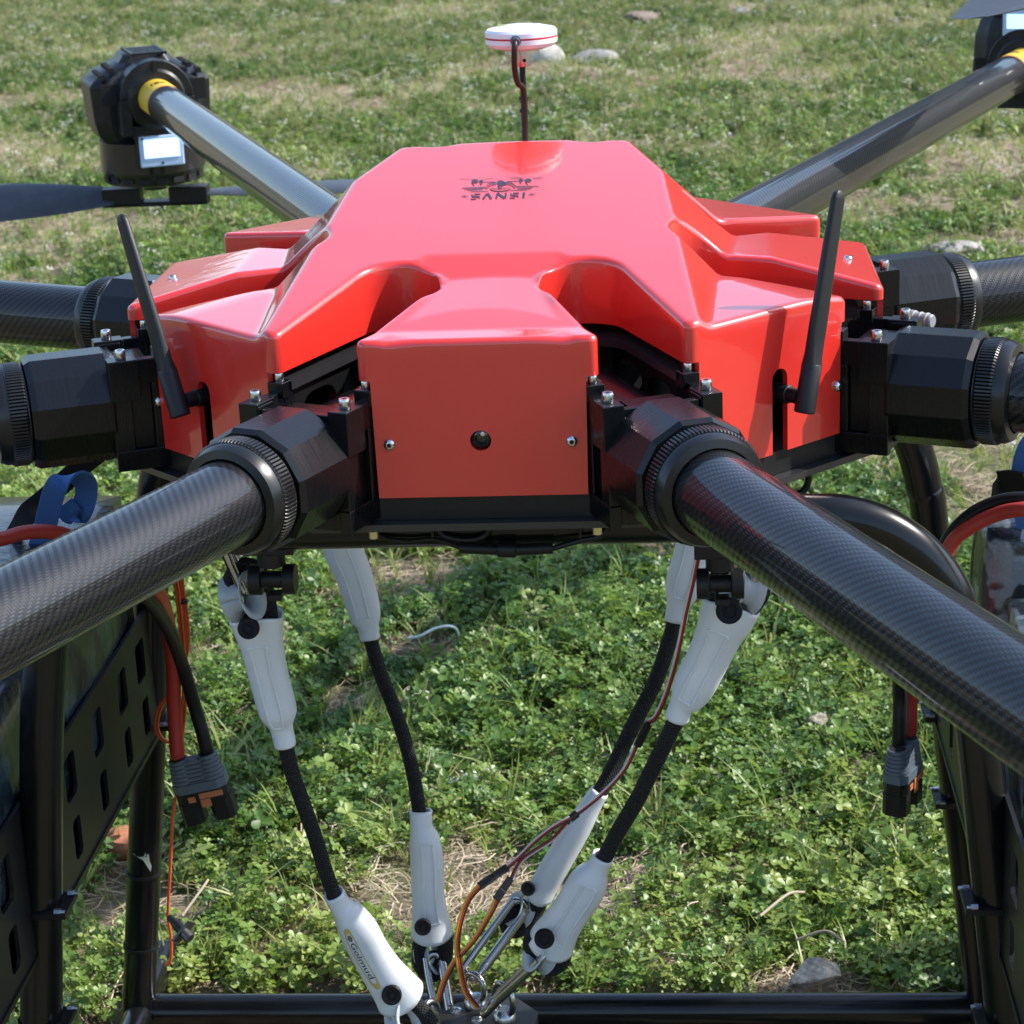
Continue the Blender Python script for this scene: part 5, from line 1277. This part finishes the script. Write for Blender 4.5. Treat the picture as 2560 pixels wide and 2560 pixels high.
P = field(52000, 45, -1.5); pv = patch(P); k = (pv > .42+.12*rng.random(len(P))) | (rng.random(len(P)) < .24)
scatter('straw', 'straw', P[k], rng.uniform(.5, 1.2, k.sum()), 'dry tan straw and dead stems lying in the bare patches', 'straw', .12)
P = field(9000, 45, 1); pv = patch(P); far = np.clip((P[:, 1]-4)/14, 0, 1); k = rng.random(len(P)) < (.06+.50*far)*np.clip(vnoise(P, .8, 9)*2.2-.3, 0, 1.5)
scatter('white_flowers', 'flower', P[k], rng.uniform(.5, 1.05, k.sum()), 'tiny white flowers dotted through the meadow', 'flowers')
P = field(9000, 45, 3); far = np.clip((P[:, 1]-6)/16, 0, 1); k = rng.random(len(P)) < .06+.6*far
scatter('seed_heads', 'seed', P[k], rng.uniform(.7, 1.3, k.sum()), 'pale seed heads on thin stems in the meadow', 'seed heads')

# stones, brick and litter in the grass
def rock(px, py, sx, sy, sz, m_, label, name='rock', cat='rock', seed=1, sub=3, jag=.25):
    import bmesh
    c = onp(px, py, (0, 0, 1), GZ+.03); bm = bmesh.new(); bmesh.ops.create_icosphere(bm, subdivisions=sub, radius=1); r_ = np.random.default_rng(seed); D = r_.normal(size=(9, 3)); D /= np.linalg.norm(D, axis=1)[:, None]; th_ = r_.uniform(.55, .85, 9)
    for v in bm.verts:
        p = A(*v.co)
        for d_, t__ in zip(D, th_):
            q = p@d_
            if q > t__: p = p-d_*(q-t__)*.9
        p = p*(1+jag*.25*math.sin(p[0]*7+seed)*math.cos(p[1]*6)*math.sin(p[2]*8)); v.co = (p[0]*sx*S, p[1]*sy*S, p[2]*sz*S)
    me = bpy.data.meshes.new(name); bm.to_mesh(me); bm.free(); me.shade_smooth(); me.set_sharp_from_angle(angle=R(30)); me.materials.append(m_)
    o = bpy.data.objects.new(name, me); COL.objects.link(o); o.location = tuple((c+A(0, 0, sz*.05))*S); o.rotation_euler = (0, 0, seed*1.3); tag(o, label, cat); return o
def stonemat(name, a_, b__, sc=30):
    m, t, b = mat(name); oc = objco(t); t.links.new(ramp(t, noise(t, sc, 8, oc, .7), [(.35, a_), (.65, b__)]), b.inputs['Base Color']); b.inputs['Roughness'].default_value = .9
    t.links.new(bump(t, noise(t, sc*2, 6, oc, .7), .8, .006), b.inputs['Normal']); return m
PALE = stonemat('pale_stone', (.36, .33, .28), (.62, .58, .5)); GREYS = stonemat('grey_stone', (.18, .17, .16), (.36, .34, .31)); BRK = stonemat('red_brick', (.26, .09, .045), (.40, .16, .08)); BRS = stonemat('brown_stone', (.14, .10, .08), (.24, .19, .15))
ROUGH = stonemat('rough_pale_rock', (.10, .09, .075), (.50, .46, .38), 70)
rock(1345, 145, .42, .3, .26, PALE, 'pale cream stone just behind the white disc antenna', seed=2)
rock(1487, 150, .36, .26, .14, GREYS, 'flat grey stone right of the pale one behind the antenna', seed=5)
rock(1600, 55, .36, .30, .18, BRS, 'brown stone near the top edge of the photo', seed=3)
rock(1855, 30, .16, .15, .08, GREYS, 'small grey stone near the top edge, right of the brown one', seed=9)
rock(840, 12, .2, .2, .09, GREYS, 'grey stone at the very top edge left of the antenna', seed=12)
rock(305, 2110, .085, .10, .07, BRK, 'broken red brick lying between the left legs', 'brick_fragment', 'brick', 4, 2, .1)
rock(2035, 2435, .11, .08, .045, ROUGH, 'small rough pale rock in the clover before the foot bar', seed=8)
rock(2040, 1800, .05, .05, .030, ROUGH, 'small pale stone in the clover under the front right arm', seed=7, jag=.6)
rock(2260, 1985, .06, .05, .03, PALE, 'small pale stone below the right power plug', seed=6)
rock(2370, 640, .3, .3, .14, GREYS, 'grey stone behind the upper right arm clamp', seed=11)
PS = onp(1100, 1580, (0, 0, 1), GZ+.13)
st = MB(); st.tube(smoothpath([onp(px, py, (0, 0, 1), GZ+z) for px, py, z in ((1022, 1595, .08), (1050, 1590, .12), (1085, 1572, .15), (1120, 1565, .16), (1140, 1572, .13), (1148, 1590, .08))], 6), .0062, 8)
o = build('plastic_string', st, simple('white_string', (.62, .68, .66), .5), None, base=PS); tag(o, 'thin white plastic cord lying in the weeds between the slings', 'cord')
# fallen sticks
for i, (a_, b__, c_) in enumerate((((455, 2290), (520, 2200), 'pale dry stick lying left of the rear left leg'), ((2010, 2230), (1900, 2290), 'thin dry stick in the clover right of the slings'), ((1990, 2350), (2110, 2355), 'short straw stick lying before the pale rock'))):
    p0, p1 = onp(*a_, (0, 0, 1), GZ+.09), onp(*b__, (0, 0, 1), GZ+.13); mid = (p0+p1)/2+A(.02, .03, .02); st = MB(); st.tube(smoothpath([p0, mid, p1], 5), [.004]*10+[.0028], 7) if False else st.tube(smoothpath([p0, mid, p1], 5), .0045, 7)
    o = build('dry_stick', st, simple('stick_bark_%d' % i, (.34, .28, .2), .8, bs=.4), None, base=p0); tag(o, c_, 'stick')
